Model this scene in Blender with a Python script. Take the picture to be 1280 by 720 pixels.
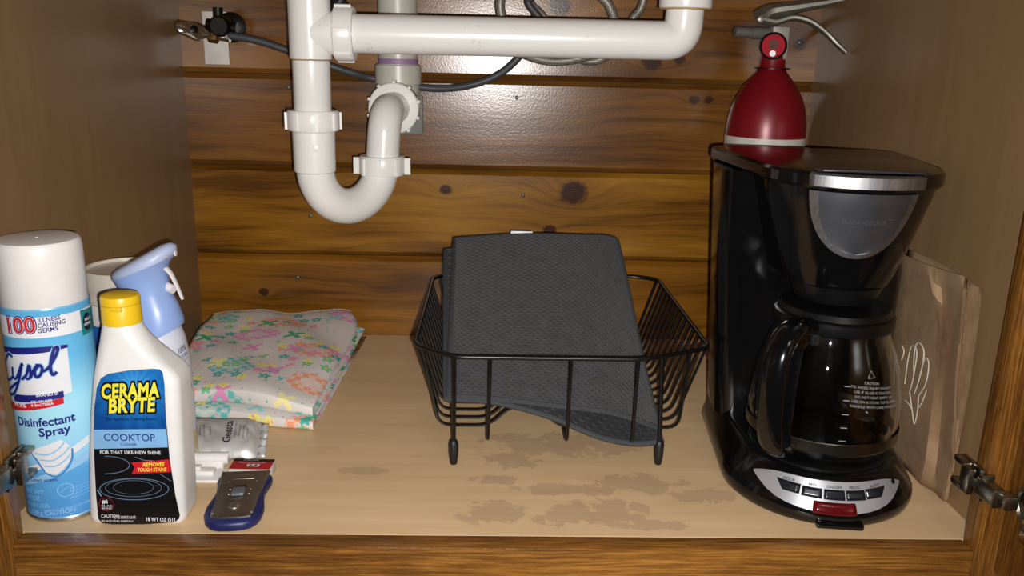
import bpy, bmesh, math, random
from mathutils import Vector, Matrix
from math import sin, cos, pi, sqrt, atan2, radians

for o in list(bpy.data.objects):
    bpy.data.objects.remove(o)
random.seed(7)
SC = bpy.context.scene
COL = SC.collection

# ------------------------------------------------------------------ camera
FPX = 1065.0                                   # focal length in pixels of the 1280x720 frame
CAM = Vector((-.016, -.6252, .3857))
PITCH, YAW, ROLL = .2697, -.0318, .0252
def cam_axes():
    rt = Vector((1, 0, 0)); fw = Vector((0, cos(PITCH), -sin(PITCH))); up = Vector((0, sin(PITCH), cos(PITCH)))
    Z = Matrix.Rotation(YAW, 3, 'Z')
    rt, fw, up = Z @ rt, Z @ fw, Z @ up
    return cos(ROLL) * rt + sin(ROLL) * up, -sin(ROLL) * rt + cos(ROLL) * up, fw
RT, UP, FW = cam_axes()
cd = bpy.data.cameras.new('camera'); cd.sensor_width = 36; cd.lens = FPX / 1280 * 36; cd.clip_start = .01
co = bpy.data.objects.new('camera', cd); COL.objects.link(co)
M = Matrix((RT, UP, -FW)).transposed().to_4x4(); M.translation = CAM
co.matrix_world = M
SC.camera = co

# ------------------------------------------------------------------ world, lights, exposure
w = bpy.data.worlds.new('world'); SC.world = w; w.use_nodes = True
bg = w.node_tree.nodes['Background']
bg.inputs[0].default_value = (1, .86, .68, 1); bg.inputs[1].default_value = .02
fl = bpy.data.lights.new('phone_flash', 'SPOT')
fl.spot_size = radians(125); fl.spot_blend = 1.0
fl.energy = 32; fl.shadow_soft_size = .003; fl.color = (1, .975, .95)
flo = bpy.data.objects.new('phone_flash', fl); COL.objects.link(flo)
flo.matrix_world = M; flo.location = CAM + RT * .013 - UP * .013
rl = bpy.data.lights.new('room_ceiling_lamp', 'AREA')
rl.shape = 'DISK'; rl.size = .35; rl.energy = 2.0; rl.color = (1, .88, .72)
rlo = bpy.data.objects.new('room_ceiling_lamp', rl); COL.objects.link(rlo)
rlo.location = (.35, -1.1, 1.55)
rlo.rotation_euler = (Vector((0, .2, 0)) - Vector(rlo.location)).to_track_quat('-Z', 'Y').to_euler()
vs = SC.view_settings
vs.view_transform = 'Standard'; vs.look = 'None'; vs.gamma = 1; vs.use_curve_mapping = False
vs.exposure = 0.0

# ------------------------------------------------------------------ helpers
def P(px, py, Y):
    d = FW + RT * ((px - 640) / FPX) - UP * ((py - 360) / FPX)
    return CAM + d * ((Y - CAM.y) / d.y)
def PZ(px, py, z=0.):
    d = FW + RT * ((px - 640) / FPX) - UP * ((py - 360) / FPX)
    return CAM + d * ((z - CAM.z) / d.z)
def PX(px, py, X):
    d = FW + RT * ((px - 640) / FPX) - UP * ((py - 360) / FPX)
    return CAM + d * ((X - CAM.x) / d.x)
def lin(c):
    return tuple(((x / 255) / 12.92 if x / 255 <= .04045 else ((x / 255 + .055) / 1.055) ** 2.4) for x in c) + (1,)

ROOTM = {}
def tag(o, label=None, cat=None, group=None, kind=None):
    if label: o['label'] = label
    if cat: o['category'] = cat
    if group: o['group'] = group
    if kind: o['kind'] = kind
    return o
def thing(name, loc, label, cat, rz=0, group=None):
    o = bpy.data.objects.new(name, None); COL.objects.link(o)
    o.empty_display_size = .02
    o.location = loc; o.rotation_euler = (0, 0, rz)
    ROOTM[o] = Matrix.Translation(Vector(loc)) @ Matrix.Rotation(rz, 4, 'Z')
    return tag(o, label, cat, group)

class MB:
    def __init__(s): s.v = []; s.f = []
    def add(s, vs, fs):
        b = len(s.v); s.v += [Vector(x) for x in vs]; s.f += [tuple(i + b for i in f) for f in fs]; return s
    def box(s, a, b, bev=0, seg=2):
        bm = bmesh.new(); bmesh.ops.create_cube(bm, size=1)
        for q in bm.verts:
            q.co = Vector((a[i] + (b[i] - a[i]) * (q.co[i] + .5) for i in range(3)))
        if bev: bmesh.ops.bevel(bm, geom=list(bm.edges), offset=bev, segments=seg, affect='EDGES', profile=.5)
        bm.verts.index_update()
        s.add([q.co.copy() for q in bm.verts], [[q.index for q in f.verts] for f in bm.faces]); bm.free(); return s
    def loft(s, rings, cap=True, closed=False):
        n = len(rings[0]); vs = [p for r in rings for p in r]; fs = []
        m = len(rings)
        for i in range(m if closed else m - 1):
            for j in range(n):
                k = (j + 1) % n; i2 = (i + 1) % m
                fs.append((i * n + j, i * n + k, i2 * n + k, i2 * n + j))
        if cap and not closed:
            fs.append(tuple(reversed(range(n)))); fs.append(tuple(range((m - 1) * n, m * n)))
        return s.add(vs, fs)
    def lathe(s, c, prof, n=40, axis=(0, 0, 1), cap=True):
        q = Vector((0, 0, 1)).rotation_difference(Vector(axis).normalized()); c = Vector(c)
        return s.loft([[c + q @ Vector((max(r, 1e-5) * cos(2 * pi * j / n), max(r, 1e-5) * sin(2 * pi * j / n), z)) for j in range(n)] for r, z in prof], cap)
    def tube(s, pts, r, n=8, closed=False, cap=True, flat=None, up=None):
        pts = [Vector(p) for p in pts]; m = len(pts); rs = r if isinstance(r, (list, tuple)) else [r] * m
        T = []
        for i in range(m):
            a = pts[(i - 1) % m] if (closed or i) else pts[0]; b = pts[(i + 1) % m] if (closed or i < m - 1) else pts[-1]
            T.append((b - a).normalized())
        x = Vector(up) if up else (Vector((0, 0, 1)) if abs(T[0].z) < .9 else Vector((1, 0, 0)))
        rings = []
        for i in range(m):
            if up: x = Vector(up)
            x = (x - T[i] * x.dot(T[i])).normalized(); y = T[i].cross(x)
            a, b = (rs[i], rs[i]) if not flat else (rs[i] * flat[0], rs[i] * flat[1])
            rings.append([pts[i] + x * (a * cos(2 * pi * j / n)) + y * (b * sin(2 * pi * j / n)) for j in range(n)])
        return s.loft(rings, cap, closed)
    def grid(s, rows):
        n = len(rows[0]); fs = []
        for i in range(len(rows) - 1):
            for j in range(n - 1):
                fs.append((i * n + j, i * n + j + 1, (i + 1) * n + j + 1, (i + 1) * n + j))
        return s.add([p for r in rows for p in r], fs)
    def build(s, name, mat, parent=None, root=None, local=False, smooth=40, uv=None):
        me = bpy.data.meshes.new(name)
        vs = s.v
        rt = root or parent
        if rt is not None and not local:
            while rt.parent: rt = rt.parent
            if rt in ROOTM:
                inv = ROOTM[rt].inverted(); vs = [inv @ v for v in vs]
        me.from_pydata([tuple(v) for v in vs], [], s.f)
        bm = bmesh.new(); bm.from_mesh(me); bmesh.ops.recalc_face_normals(bm, faces=list(bm.faces)); bm.to_mesh(me); bm.free()
        if smooth:
            for p in me.polygons: p.use_smooth = True
            me.set_sharp_from_angle(angle=radians(smooth))
        if uv:
            l = me.uv_layers.new(name='UVMap')
            for lp in me.loops: l.data[lp.index].uv = uv[lp.vertex_index]
        me.materials.append(mat)
        o = bpy.data.objects.new(name, me); COL.objects.link(o)
        if parent is not None: o.parent = parent
        return o

def cat(pts, k=8, closed=False):
    pts = [Vector(p) for p in pts]; n = len(pts); out = []
    for i in range(n if closed else n - 1):
        if closed: a, b, c, d = pts[(i - 1) % n], pts[i], pts[(i + 1) % n], pts[(i + 2) % n]
        else: a, b, c, d = pts[max(i - 1, 0)], pts[i], pts[i + 1], pts[min(i + 2, n - 1)]
        for j in range(k):
            t = j / k
            out.append(.5 * (2 * b + (c - a) * t + (2 * a - 5 * b + 4 * c - d) * t * t + (3 * b - a - 3 * c + d) * t ** 3))
    if not closed: out.append(pts[-1])
    return out
def fillet(pts, r, k=5):
    pts = [Vector(p) for p in pts]; out = [pts[0]]
    for a, b, c in zip(pts, pts[1:], pts[2:]):
        u, v = (a - b), (c - b); q = min(r, u.length * .48, v.length * .48); u.normalize(); v.normalize()
        p0, p2 = b + u * q, b + v * q
        for i in range(k + 1):
            t = i / k; out.append(p0 * (1 - t) ** 2 + b * 2 * t * (1 - t) + p2 * t * t)
    return out + [pts[-1]]
def rrect(x0, x1, y0, y1, z, r, k=5):
    out = []
    for cx, cy, a0 in ((x1 - r, y1 - r, 0), (x0 + r, y1 - r, 90), (x0 + r, y0 + r, 180), (x1 - r, y0 + r, 270)):
        for i in range(k + 1):
            a = radians(a0 + 90 * i / k); out.append(Vector((cx + r * cos(a), cy + r * sin(a), z)))
    return out
def text2d(body, size, shear=0, offset=0, align='CENTER', space=1, res=3):
    cu = bpy.data.curves.new('t', 'FONT'); cu.body = body; cu.size = size; cu.shear = shear; cu.offset = offset
    cu.align_x = align; cu.align_y = 'CENTER'; cu.space_character = space; cu.resolution_u = res; cu.fill_mode = 'FRONT' if hasattr(cu, 'fill_mode') and False else cu.fill_mode
    cu.dimensions = '2D'
    o = bpy.data.objects.new('t', cu); COL.objects.link(o)
    dg = bpy.context.evaluated_depsgraph_get(); dg.update()
    e = o.evaluated_get(dg); me = e.to_mesh()
    vs = [(v.co.x, v.co.y) for v in me.vertices]; fs = [tuple(p.vertices) for p in me.polygons]
    e.to_mesh_clear(); bpy.data.objects.remove(o); bpy.data.curves.remove(cu)
    return vs, fs
def put_text(mb, body, size, fn, uv, shear=0, offset=0, align='CENTER', space=1, sx=1, sy=1, lift=0, rot=0, slant=0):
    vs, fs = text2d(body, size, shear, offset * size, align, space)
    c, s = cos(rot), sin(rot); out = []
    for x, y in vs:
        x *= sx; y *= sy; x, y = x * c - y * s, x * s + y * c
        out.append(fn(uv[0] + x, uv[1] + y + slant * x, lift))
    mb.add(out, fs); return mb
def put_poly(mb, pts, fn, lift=0):
    mb.add([fn(u, v, lift) for u, v in pts], [tuple(range(len(pts)))]); return mb
def put_rows(mb, rows, fn, lift=0, n=12):
    mb.grid([[fn(a + (b - a) * j / n, v, lift) for j in range(n + 1)] for v, a, b in rows]); return mb
def put_ring(mb, u, v, a, b, w, fn, lift=0, n=48, a0=0, a1=2 * pi):
    rows = []
    for k in (0, 1):
        rows.append([fn(u + (a - k * w) * cos(a0 + (a1 - a0) * j / n), v + (b - k * w * b / a) * sin(a0 + (a1 - a0) * j / n), lift) for j in range(n + 1)])
    mb.grid(rows); return mb
def put_line(mb, pts, wd, fn, lift=0):
    rows = [[], []]
    m = len(pts)
    for i in range(m):
        a = pts[max(i - 1, 0)]; b = pts[min(i + 1, m - 1)]
        dx, dy = b[0] - a[0], b[1] - a[1]; l = sqrt(dx * dx + dy * dy) or 1
        ww = wd[i] if isinstance(wd, (list, tuple)) else wd
        for k, s in ((0, .5), (1, -.5)):
            rows[k].append(fn(pts[i][0] - dy / l * ww * s, pts[i][1] + dx / l * ww * s, lift))
    mb.grid(rows); return mb

# ------------------------------------------------------------------ materials
class NT:
    def __init__(s, name):
        s.m = bpy.data.materials.new(name); s.m.use_nodes = True; s.t = s.m.node_tree; s.b = s.t.nodes['Principled BSDF']
    def n(s, typ, **kw):
        x = s.t.nodes.new(typ)
        for k, v in kw.items():
            if k.startswith('i_'):
                key = k[2:]; key = int(key) if key.isdigit() else key.replace('_', ' ')
                if hasattr(v, 'links') or isinstance(v, bpy.types.NodeSocket): s.t.links.new(v, x.inputs[key])
                else: x.inputs[key].default_value = v
            else: setattr(x, k, v)
        return x
    def math(s, op, a, b=0, c=0, clamp=False):
        x = s.n('ShaderNodeMath', operation=op); x.use_clamp = clamp
        for i, q in enumerate((a, b, c)):
            if isinstance(q, bpy.types.NodeSocket): s.t.links.new(q, x.inputs[i])
            else: x.inputs[i].default_value = q
        return x.outputs[0]
    def ramp(s, fac, stops, interp='LINEAR'):
        x = s.n('ShaderNodeValToRGB'); cr = x.color_ramp; cr.interpolation = interp
        while len(cr.elements) < len(stops): cr.elements.new(.5)
        for e, (p, c) in zip(cr.elements, stops): e.position = p; e.color = c
        s.t.links.new(fac, x.inputs[0]); return x.outputs[0]
    def mix(s, fac, a, b, mode='MIX'):
        x = s.n('ShaderNodeMix', data_type='RGBA', blend_type=mode)
        for i, q in ((0, fac), (6, a), (7, b)):
            if isinstance(q, bpy.types.NodeSocket): s.t.links.new(q, x.inputs[i])
            else: x.inputs[i].default_value = q
        return x.outputs[2]
    def coord(s, which='Object'): return s.n('ShaderNodeTexCoord').outputs[which]
    def xyz(s, vec):
        x = s.n('ShaderNodeSeparateXYZ'); s.t.links.new(vec, x.inputs[0]); return x.outputs
    def comb(s, a, b, c):
        x = s.n('ShaderNodeCombineXYZ')
        for i, q in enumerate((a, b, c)):
            if isinstance(q, bpy.types.NodeSocket): s.t.links.new(q, x.inputs[i])
            else: x.inputs[i].default_value = q
        return x.outputs[0]
    def noise(s, vec, scale, detail=3, rough=.5, dist=0):
        x = s.n('ShaderNodeTexNoise'); s.t.links.new(vec, x.inputs['Vector'])
        x.inputs['Scale'].default_value = scale; x.inputs['Detail'].default_value = detail; x.inputs['Roughness'].default_value = rough; x.inputs['Distortion'].default_value = dist
        return x.outputs[0]
    def voro(s, vec, scale, rnd=1, feature='F1'):
        x = s.n('ShaderNodeTexVoronoi', feature=feature); s.t.links.new(vec, x.inputs['Vector'])
        x.inputs['Scale'].default_value = scale; x.inputs['Randomness'].default_value = rnd; return x.outputs
    def bump(s, h, strength=.2, dist=.002):
        x = s.n('ShaderNodeBump'); x.inputs['Strength'].default_value = strength; x.inputs['Distance'].default_value = dist
        s.t.links.new(h, x.inputs['Height']); s.t.links.new(x.outputs[0], s.b.inputs['Normal']); return x
    def set(s, **kw):
        for k, v in kw.items():
            i = s.b.inputs[k.replace('_', ' ')]
            if isinstance(v, bpy.types.NodeSocket): s.t.links.new(v, i)
            else: i.default_value = v
        return s.m
def plain(name, c, rough=.4, metal=0, var=.06, scale=60, bump=0, **kw):
    t = NT(name); co_ = t.coord(); n = t.noise(co_, scale, 3)
    c = lin(c); d = tuple(x * (1 - var * 2) for x in c[:3]) + (1,); e = tuple(min(1, x * (1 + var)) for x in c[:3]) + (1,)
    t.set(Base_Color=t.ramp(n, [(.3, d), (.7, e)]), Roughness=rough, Metallic=metal, **kw)
    if bump: t.bump(n, bump, .001)
    return t.m

def wood_plank(name, seed, knots, cols, rough=.33, axis='x', freq=95, stretch=2.4, bump=.12, wobble=.02, figure=0, streak=.52, fine=.7):
    t = NT(name); c = t.coord(); x, y, z = t.xyz(c)
    if axis == 'x': z = t.math('ADD', z, y)
    if axis == 'z': x, z = z, t.math('ADD', x, y)
    if axis == 'zy': x, z = z, y
    base = t.comb(t.math('MULTIPLY', x, 3.2), seed, t.math('MULTIPLY', z, 9))
    wob = t.math('MULTIPLY', t.math('SUBTRACT', t.noise(base, 1.1, 2), .5), wobble * 2.4)
    g = t.math('ADD', z, wob)
    dark = None
    for kx, kz, kr in knots:
        kz = kz + .51
        dx = t.math('DIVIDE', t.math('SUBTRACT', x, kx), kr * 3.2); dz = t.math('DIVIDE', t.math('SUBTRACT', z, kz), kr * 1.9)
        d2 = t.math('ADD', t.math('MULTIPLY', dx, dx), t.math('MULTIPLY', dz, dz))
        wgt = t.math('EXPONENT', t.math('MULTIPLY', d2, -1))
        g = t.math('ADD', g, t.math('MULTIPLY', wgt, kr * 1.5))
        ex = t.math('DIVIDE', t.math('SUBTRACT', x, kx), kr * 1.2); ez = t.math('DIVIDE', t.math('SUBTRACT', z, kz), kr)
        e = t.math('SQRT', t.math('ADD', t.math('MULTIPLY', ex, ex), t.math('MULTIPLY', ez, ez)))
        e = t.math('ADD', e, t.math('MULTIPLY', t.math('SUBTRACT', t.noise(c, 130, 2), .5), .6))
        k = t.math('SUBTRACT', 1, t.n('ShaderNodeMapRange', i_0=e, i_1=.75, i_2=1.15).outputs[0])
        dark = k if dark is None else t.math('MAXIMUM', dark, k)
    v1 = t.comb(t.math('MULTIPLY', x, stretch), seed * 1.7, t.math('MULTIPLY', g, freq))
    n1 = t.noise(v1, 1, 4, .62)
    v2 = t.comb(t.math('MULTIPLY', x, stretch * 8), seed, t.math('MULTIPLY', g, freq * 7))
    n2 = t.noise(v2, 1, 3, .6)
    big = t.noise(t.comb(t.math('MULTIPLY', x, 4), seed * 3.1, t.math('MULTIPLY', z, 22)), 1, 2)
    wob2 = t.noise(t.comb(t.math('MULTIPLY', x, 2.2), seed * 2.3, t.math('MULTIPLY', g, 7)), 1, 1, .4)
    ring = t.math('SINE', t.math('MULTIPLY', t.math('ADD', t.math('MULTIPLY', g, .8), t.math('MULTIPLY', wob2, figure)), 440))
    ring = t.math('POWER', t.math('ADD', t.math('MULTIPLY', ring, .5), .5), 4)
    f = t.math('ADD', t.math('MULTIPLY', n1, streak), t.math('ADD', t.math('MULTIPLY', n2, .16), t.math('MULTIPLY', big, .78 - streak)))
    f = t.math('ADD', f, t.math('MULTIPLY', ring, -.035 if figure else 0))
    colr = t.ramp(f, [(.36, lin(cols[0])), (.47, lin(cols[1])), (.58, lin(cols[2])), (.72, lin(cols[3]))])
    if dark is not None:
        colr = t.mix(dark, colr, lin((58, 30, 13)))
    t.set(Base_Color=colr, Roughness=rough)
    h = t.math('ADD', t.math('MULTIPLY', n1, .5), t.math('MULTIPLY', t.noise(c, 420, 2), fine))
    t.bump(h, bump, .0015)
    return t.m
# ------------------------------------------------------------------ the setting: sink cabinet
HX, DY, TOP = .4075, .51, .60                  # half inner width, inner depth, height of the underside of the top
OX = .388                                      # half width of the face frame opening

def laminate(name, seed, stains=False, axis='x', c0=(202, 170, 128), c1=(222, 190, 148)):
    t = NT(name); c = t.coord(); x, y, z = t.xyz(c)
    if axis == 'z': v = t.comb(t.math('MULTIPLY', z, 3), seed, t.math('MULTIPLY', y, 60))
    else: v = t.comb(t.math('MULTIPLY', x, 4), t.math('MULTIPLY', y, 75), seed)
    n = t.noise(v, 1, 4, .6)
    n2 = t.noise(t.comb(t.math('MULTIPLY', x, 9), t.math('MULTIPLY', y, 14), t.math('MULTIPLY', z, 5)), 1, 2)
    f = t.math('ADD', t.math('MULTIPLY', n, .6), t.math('MULTIPLY', n2, .4))
    col = t.ramp(f, [(.3, lin(c0)), (.7, lin(c1))])
    if stains:
        nz = t.noise(c, 34, 5, .7); nb = t.noise(c, 110, 3)
        m = None
        for sx, sy, rx, ry in STAINS:
            ex = t.math('DIVIDE', t.math('SUBTRACT', x, sx), rx); ey = t.math('DIVIDE', t.math('SUBTRACT', y, sy), ry)
            e = t.math('ADD', t.math('MULTIPLY', ex, ex), t.math('MULTIPLY', ey, ey))
            k = t.math('SUBTRACT', 1, e); m = k if m is None else t.math('MAXIMUM', m, k)
        s_ = t.math('ADD', t.math('MULTIPLY', m, .55), t.math('MULTIPLY', t.math('SUBTRACT', nz, .5), 3.2))
        s_ = t.math('ADD', s_, t.math('MULTIPLY', t.math('SUBTRACT', nb, .5), .9))
        k = t.n('ShaderNodeMapRange', i_0=s_, i_1=.08, i_2=.2).outputs[0]
        reg = t.n('ShaderNodeMapRange', i_0=m, i_1=-.5, i_2=.1).outputs[0]
        k = t.math('MULTIPLY', t.math('MULTIPLY', k, reg), .36)
        col = t.mix(k, col, lin((146, 120, 102)))
    t.set(Base_Color=col, Roughness=.38 if not stains else .45)
    t.bump(t.noise(c, 500, 2), .04, .001)
    return t.m
STAINS = [tuple(PZ(a, b)[:2]) + (rx, ry) for a, b, rx, ry in
          ((617, 640, .035, .022), (705, 645, .03, .02), (760, 640, .045, .024), (800, 605, .05, .022), (720, 612, .06, .012), (640, 575, .03, .02), (700, 555, .09, .03), (880, 620, .03, .014), (815, 657, .03, .01), (455, 588, .03, .008), (620, 600, .03, .01))]
OAK = [(80, 48, 17), (118, 76, 29), (156, 106, 46), (178, 128, 62)]
oak_h = wood_plank('oak_rail', 3.3, [], OAK, .3, 'x', 620, 22, .3, .006)
oak_v = wood_plank('oak_stile', 5.1, [], OAK, .3, 'z', 620, 22, .25, .006)
oak_d = wood_plank('oak_door', 8.7, [], OAK, .3, 'zy', 620, 22, .25, .006)
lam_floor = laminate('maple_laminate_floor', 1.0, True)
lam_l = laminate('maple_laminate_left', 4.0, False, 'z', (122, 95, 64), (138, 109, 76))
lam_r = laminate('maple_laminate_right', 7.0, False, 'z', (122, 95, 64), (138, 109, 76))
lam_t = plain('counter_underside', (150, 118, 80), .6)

def struct(name, mb, mat, parent=None, smooth=30):
    o = mb.build(name, mat, parent, smooth=smooth)
    if parent is None: o['kind'] = 'structure'
    return o
struct('floor', MB().box((-HX, 0, -.016), (HX, DY + .02, 0)), lam_floor)
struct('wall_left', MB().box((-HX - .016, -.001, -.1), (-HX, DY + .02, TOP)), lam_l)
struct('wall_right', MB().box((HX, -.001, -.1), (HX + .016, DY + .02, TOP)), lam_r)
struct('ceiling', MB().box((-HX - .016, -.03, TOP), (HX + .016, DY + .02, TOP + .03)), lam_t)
struct('trim_1', MB().box((-OX + .0002, -.019, -.10), (OX - .0002, -.0002, 0), .0008), oak_h)
struct('trim_2', MB().box((-OX - .045, -.019, -.10), (-OX, -.0012, TOP), .0012), oak_v)
struct('trim_3', MB().box((OX, -.019, -.10), (OX + .045, -.0012, TOP), .0012), oak_v)
struct('trim_4', MB().box((-OX, -.019, TOP - .045), (OX, -.0012, TOP), .0012), oak_h)
for nm, s in (('door_1', -1), ('door_2', 1)):
    a, b = sorted((s * .404, s * .424))
    struct(nm, MB().box((a, -.42, -.016), (b, -.0215, TOP - .02), .003), oak_d)

# back wall of stained pine boards
wall_back = struct('wall_back', MB().box((-HX - .016, DY + .012, -.1), (HX + .016, DY + .03, TOP)), plain('wall_backing', (52, 30, 12), .8))
ZB = [-.006, .1130, .2335, .3515, .4710, TOP]
PINE = [[(82, 48, 10), (122, 78, 20), (144, 96, 29), (164, 116, 42)],
        [(86, 52, 10), (132, 88, 22), (156, 110, 34), (178, 134, 50)],
        [(76, 44, 12), (110, 70, 24), (132, 88, 34), (150, 108, 46)],
        [(76, 44, 12), (114, 73, 24), (138, 93, 34), (160, 116, 48)],
        [(76, 44, 12), (114, 73, 24), (138, 93, 34), (160, 116, 48)]]
def kn(*l): return [(P(a, b, DY).x, P(a, b, DY).z, r) for a, b, r in l]
KN = [kn((330, 365, .006)),
      kn((717, 241, .016), (557, 237, .007), (687, 288, .008), (420, 232, .005)),
      kn((868, 125, .006), (886, 125, .005), (640, 118, .004)),
      kn((850, 74, .007), (815, 78, .011), (1000, 55, .008), (700, 8, .012)), []]
for i in range(5):
    z0, z1 = ZB[i] + .0006, ZB[i + 1] - .0006; ch = .0062; d = .0085
    y0 = DY; yb = DY + .012
    sec = [(yb, z0), (y0 + d, z0), (y0, z0 + ch), (y0, z1 - ch), (y0 + d, z1), (yb, z1)]
    xa, xb = -HX - .012, HX + .012
    b = MB(); b.loft([[Vector((x, a, c)) for a, c in sec] for x in (xa, xb)])
    b.build('plank', wood_plank('pine_board', 11.3 + 3.7 * i, KN[i], PINE[i], .23, 'x', 50, 2.0, .2, .02, figure=.06, streak=.30, fine=.28), wall_back, smooth=25)
nailm = plain('nail_head_steel', (92, 104, 98), .45, .7)
for a, b in ((646, 122), (388, 226), (388, 270), (654, 244), (1000, 53), (372, 347), (360, 109)):
    p = P(a, b, DY); MB().lathe((p.x, p.y + .001, p.z), [(.0026, 0), (.0026, .0018), (.0018, .0024)], 12, (0, -1, 0)).build('nail_head', nailm, wall_back)

# ------------------------------------------------------------------ sink drain
pvc = NT('white_pvc'); c_ = pvc.coord(); nn = pvc.noise(c_, 55, 4, .7); n3 = pvc.noise(c_, 14, 2)
f_ = pvc.math('MULTIPLY', pvc.math('MULTIPLY', pvc.n('ShaderNodeMapRange', i_0=nn, i_1=.62, i_2=.74).outputs[0], pvc.n('ShaderNodeMapRange', i_0=n3, i_1=.5, i_2=.62).outputs[0]), .55)
pvc = pvc.set(Base_Color=pvc.mix(f_, lin((228, 226, 222)), lin((170, 140, 84))), Roughness=.28)
pvcg = plain('grey_pvc', (190, 188, 176), .35, 0, .03)
purple = plain('purple_primer', (150, 120, 160), .5)
stain = plain('old_sealant', (172, 146, 84), .6)
YD = .29
xl = -.2003
dr = thing('sink_drain', (xl, YD, .198), 'white plastic sink drain with U-shaped trap and long horizontal pipe', 'drain pipe')
R = .0192
b = MB(); b.lathe((xl, YD, 0), [(R - .002, .30), (R, .303), (R, .375)], 32); b.build('tailpiece', pvc, dr)
# tee: vertical body and side outlet
b = MB(); b.lathe((xl, YD, 0), [(.0195, .3735), (.0212, .3742), (.0214, .3755), (.0214, .436), (.0225, .4365), (.0225, .47), (.019, .471), (.019, TOP)], 36)
b.lathe((xl + .004, YD, .400), [(.0216, 0), (.0216, .024)], 32, (1, 0, 0)); tee = b.build('tee', pvc, dr)
b = MB(); b.lathe((xl, YD, 0), [(.0215, .4338), (.0222, .4348), (.0222, .4365), (.0215, .4375)], 32); b.build('sealant_line', stain, tee); b = MB(); b.lathe((xl, YD, 0), [(.0194, .3725), (.0205, .3735), (.0194, .3742)], 32); b.build('sealant_line', stain, tee)
def slip_nut(c, axis, r, h, wings=0, ribs=8, name='slip_nut', mat=None, tw=0):
    q = Vector((0, 0, 1)).rotation_difference(Vector(axis).normalized()); c = Vector(c)
    b = MB(); b.lathe(c, [(r * .80, -h * .5), (r * .96, -h * .5), (r, -h * .42), (r, h * .36), (r * .95, h * .5), (r * .80, h * .5)], 40, axis)
    for k in range(ribs):
        a = 2 * pi * k / ribs + .3 + tw
        e1 = q @ Vector((cos(a), sin(a), 0)); e2 = q @ Vector((-sin(a), cos(a), 0)); e3 = q @ Vector((0, 0, 1))
        ww = .0016; rr = .0022
        if wings and k % (ribs // wings) == 0: ww = .0035; rr = .0062
        vs = []
        for u in (r * .9, r + rr):
            for v in (-ww, ww):
                for t in (-h * .46, h * .40): vs.append(c + e1 * u + e2 * v + e3 * t)
        b.add(vs, [(0, 1, 3, 2), (4, 6, 7, 5), (0, 4, 5, 1), (2, 3, 7, 6), (0, 2, 6, 4), (1, 5, 7, 3)])
    return b.build(name, mat or pvc, dr, smooth=35)
slip_nut((xl, YD, .312), (0, 0, 1), .0272, .0205, 0, 8)
slip_nut((-.1645, YD, .400), (1, 0, 0), .0275, .0195, 0, 6)
# horizontal arm with elbow
path = fillet([(-.176, YD, .4003), (.183, YD, .4013), (.184, YD, .437)], .034, 10)
b = MB(); b.tube(path, R + .0004, 28); arm = b.build('horizontal_pipe', pvc, dr)
b = MB(); b.lathe((.184, YD, 0), [(.020, .4325), (.0262, .433), (.0268, .435), (.0268, .452), (.0248, .454), (.0195, .456), (.0195, TOP)], 36); b.build('elbow_coupling', pvc, dr)
b = MB(); b.lathe((.184, YD, 0), [(.0200, .4318), (.0272, .4322), (.0272, .4336), (.0200, .434)], 32); b.build('sealant_line', stain, arm)
# socket and J bend
xr, yr = -.1372, .358
b = MB(); b.lathe((xl, YD, 0), [(.0236, .3035), (.0236, .3012), (.0222, .300), (.0218, .262), (.0215, .2585), (.0200, .2575)], 36); b.lathe((xl + .006, YD - .0212, .285), [(.0042, -.001), (.0042, .0012), (.003, .0016)], 20, (.2, -1, 0)); b.build('socket', pvc, dr)
ax = Vector((xr - xl, yr - YD, 0)); L = ax.length; ax.normalize()
zc = .2625; pts = [Vector((xl, YD, .262))]
for k in range(25):
    a = pi * k / 24
    pts.append(Vector((xl, YD, zc)) + ax * (L / 2 - L / 2 * cos(a)) - Vector((0, 0, .0470 * sin(a))))
pts = pts[1:]; 
b = MB(); b.tube(pts, R + .0006, 28); b.build('trap_bend', pvc, dr)
slip_nut((xr, yr, .2575), (0, 0, 1), .0262, .0215, 2, 8, tw=-.3)
# trap arm up and back into the wall elbow
gx, gy = -.1285, .462
pts = fillet([(xr, yr, .256), (xr + .004, yr + .002, .3175), (gx + .001, gy - .012, .3185)], .040, 12)
b = MB(); b.tube(pts, R - .0004, 26); b.build('trap_arm', pvc, dr)
e = (Vector((gx, gy, .319)) - Vector((xr + .004, yr + .002, .3165))).normalized()
slip_nut(Vector((gx - .0015, gy - .034, .3175)), e, .0305, .018, 0, 10)
# grey wall pipe
b = MB(); pts = fillet([(gx, gy - .028, .317), (gx, gy, .3175), (gx, gy, .352)], .024, 8); b.tube(pts, .0262, 28)
b.lathe((gx, gy, 0), [(.0250, .344), (.0285, .345), (.0285, .3665), (.0270, .368), (.0242, .368)], 36); b.build('grey_elbow', pvcg, dr)
b = MB(); b.lathe((gx, gy, 0), [(.0242, .36), (.0242, TOP)], 32); gp = b.build('grey_riser_pipe', pvcg, dr)
b = MB(); b.lathe((gx, gy, 0), [(.0244, .3685), (.0246, .369), (.0246, .3745), (.0244, .375)], 32); b.build('primer_ring', purple, gp)
pl = MB(); p0 = P(529, 168, .506); pl.box((p0.x - .028, .503, p0.z), (p0.x, .5095, p0.z + .05), .001)
tag(pl.build('wall_plate', plain('grey_plate', (120, 124, 118), .6)), 'small grey square plate on the boards behind the trap', 'plate')

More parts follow.
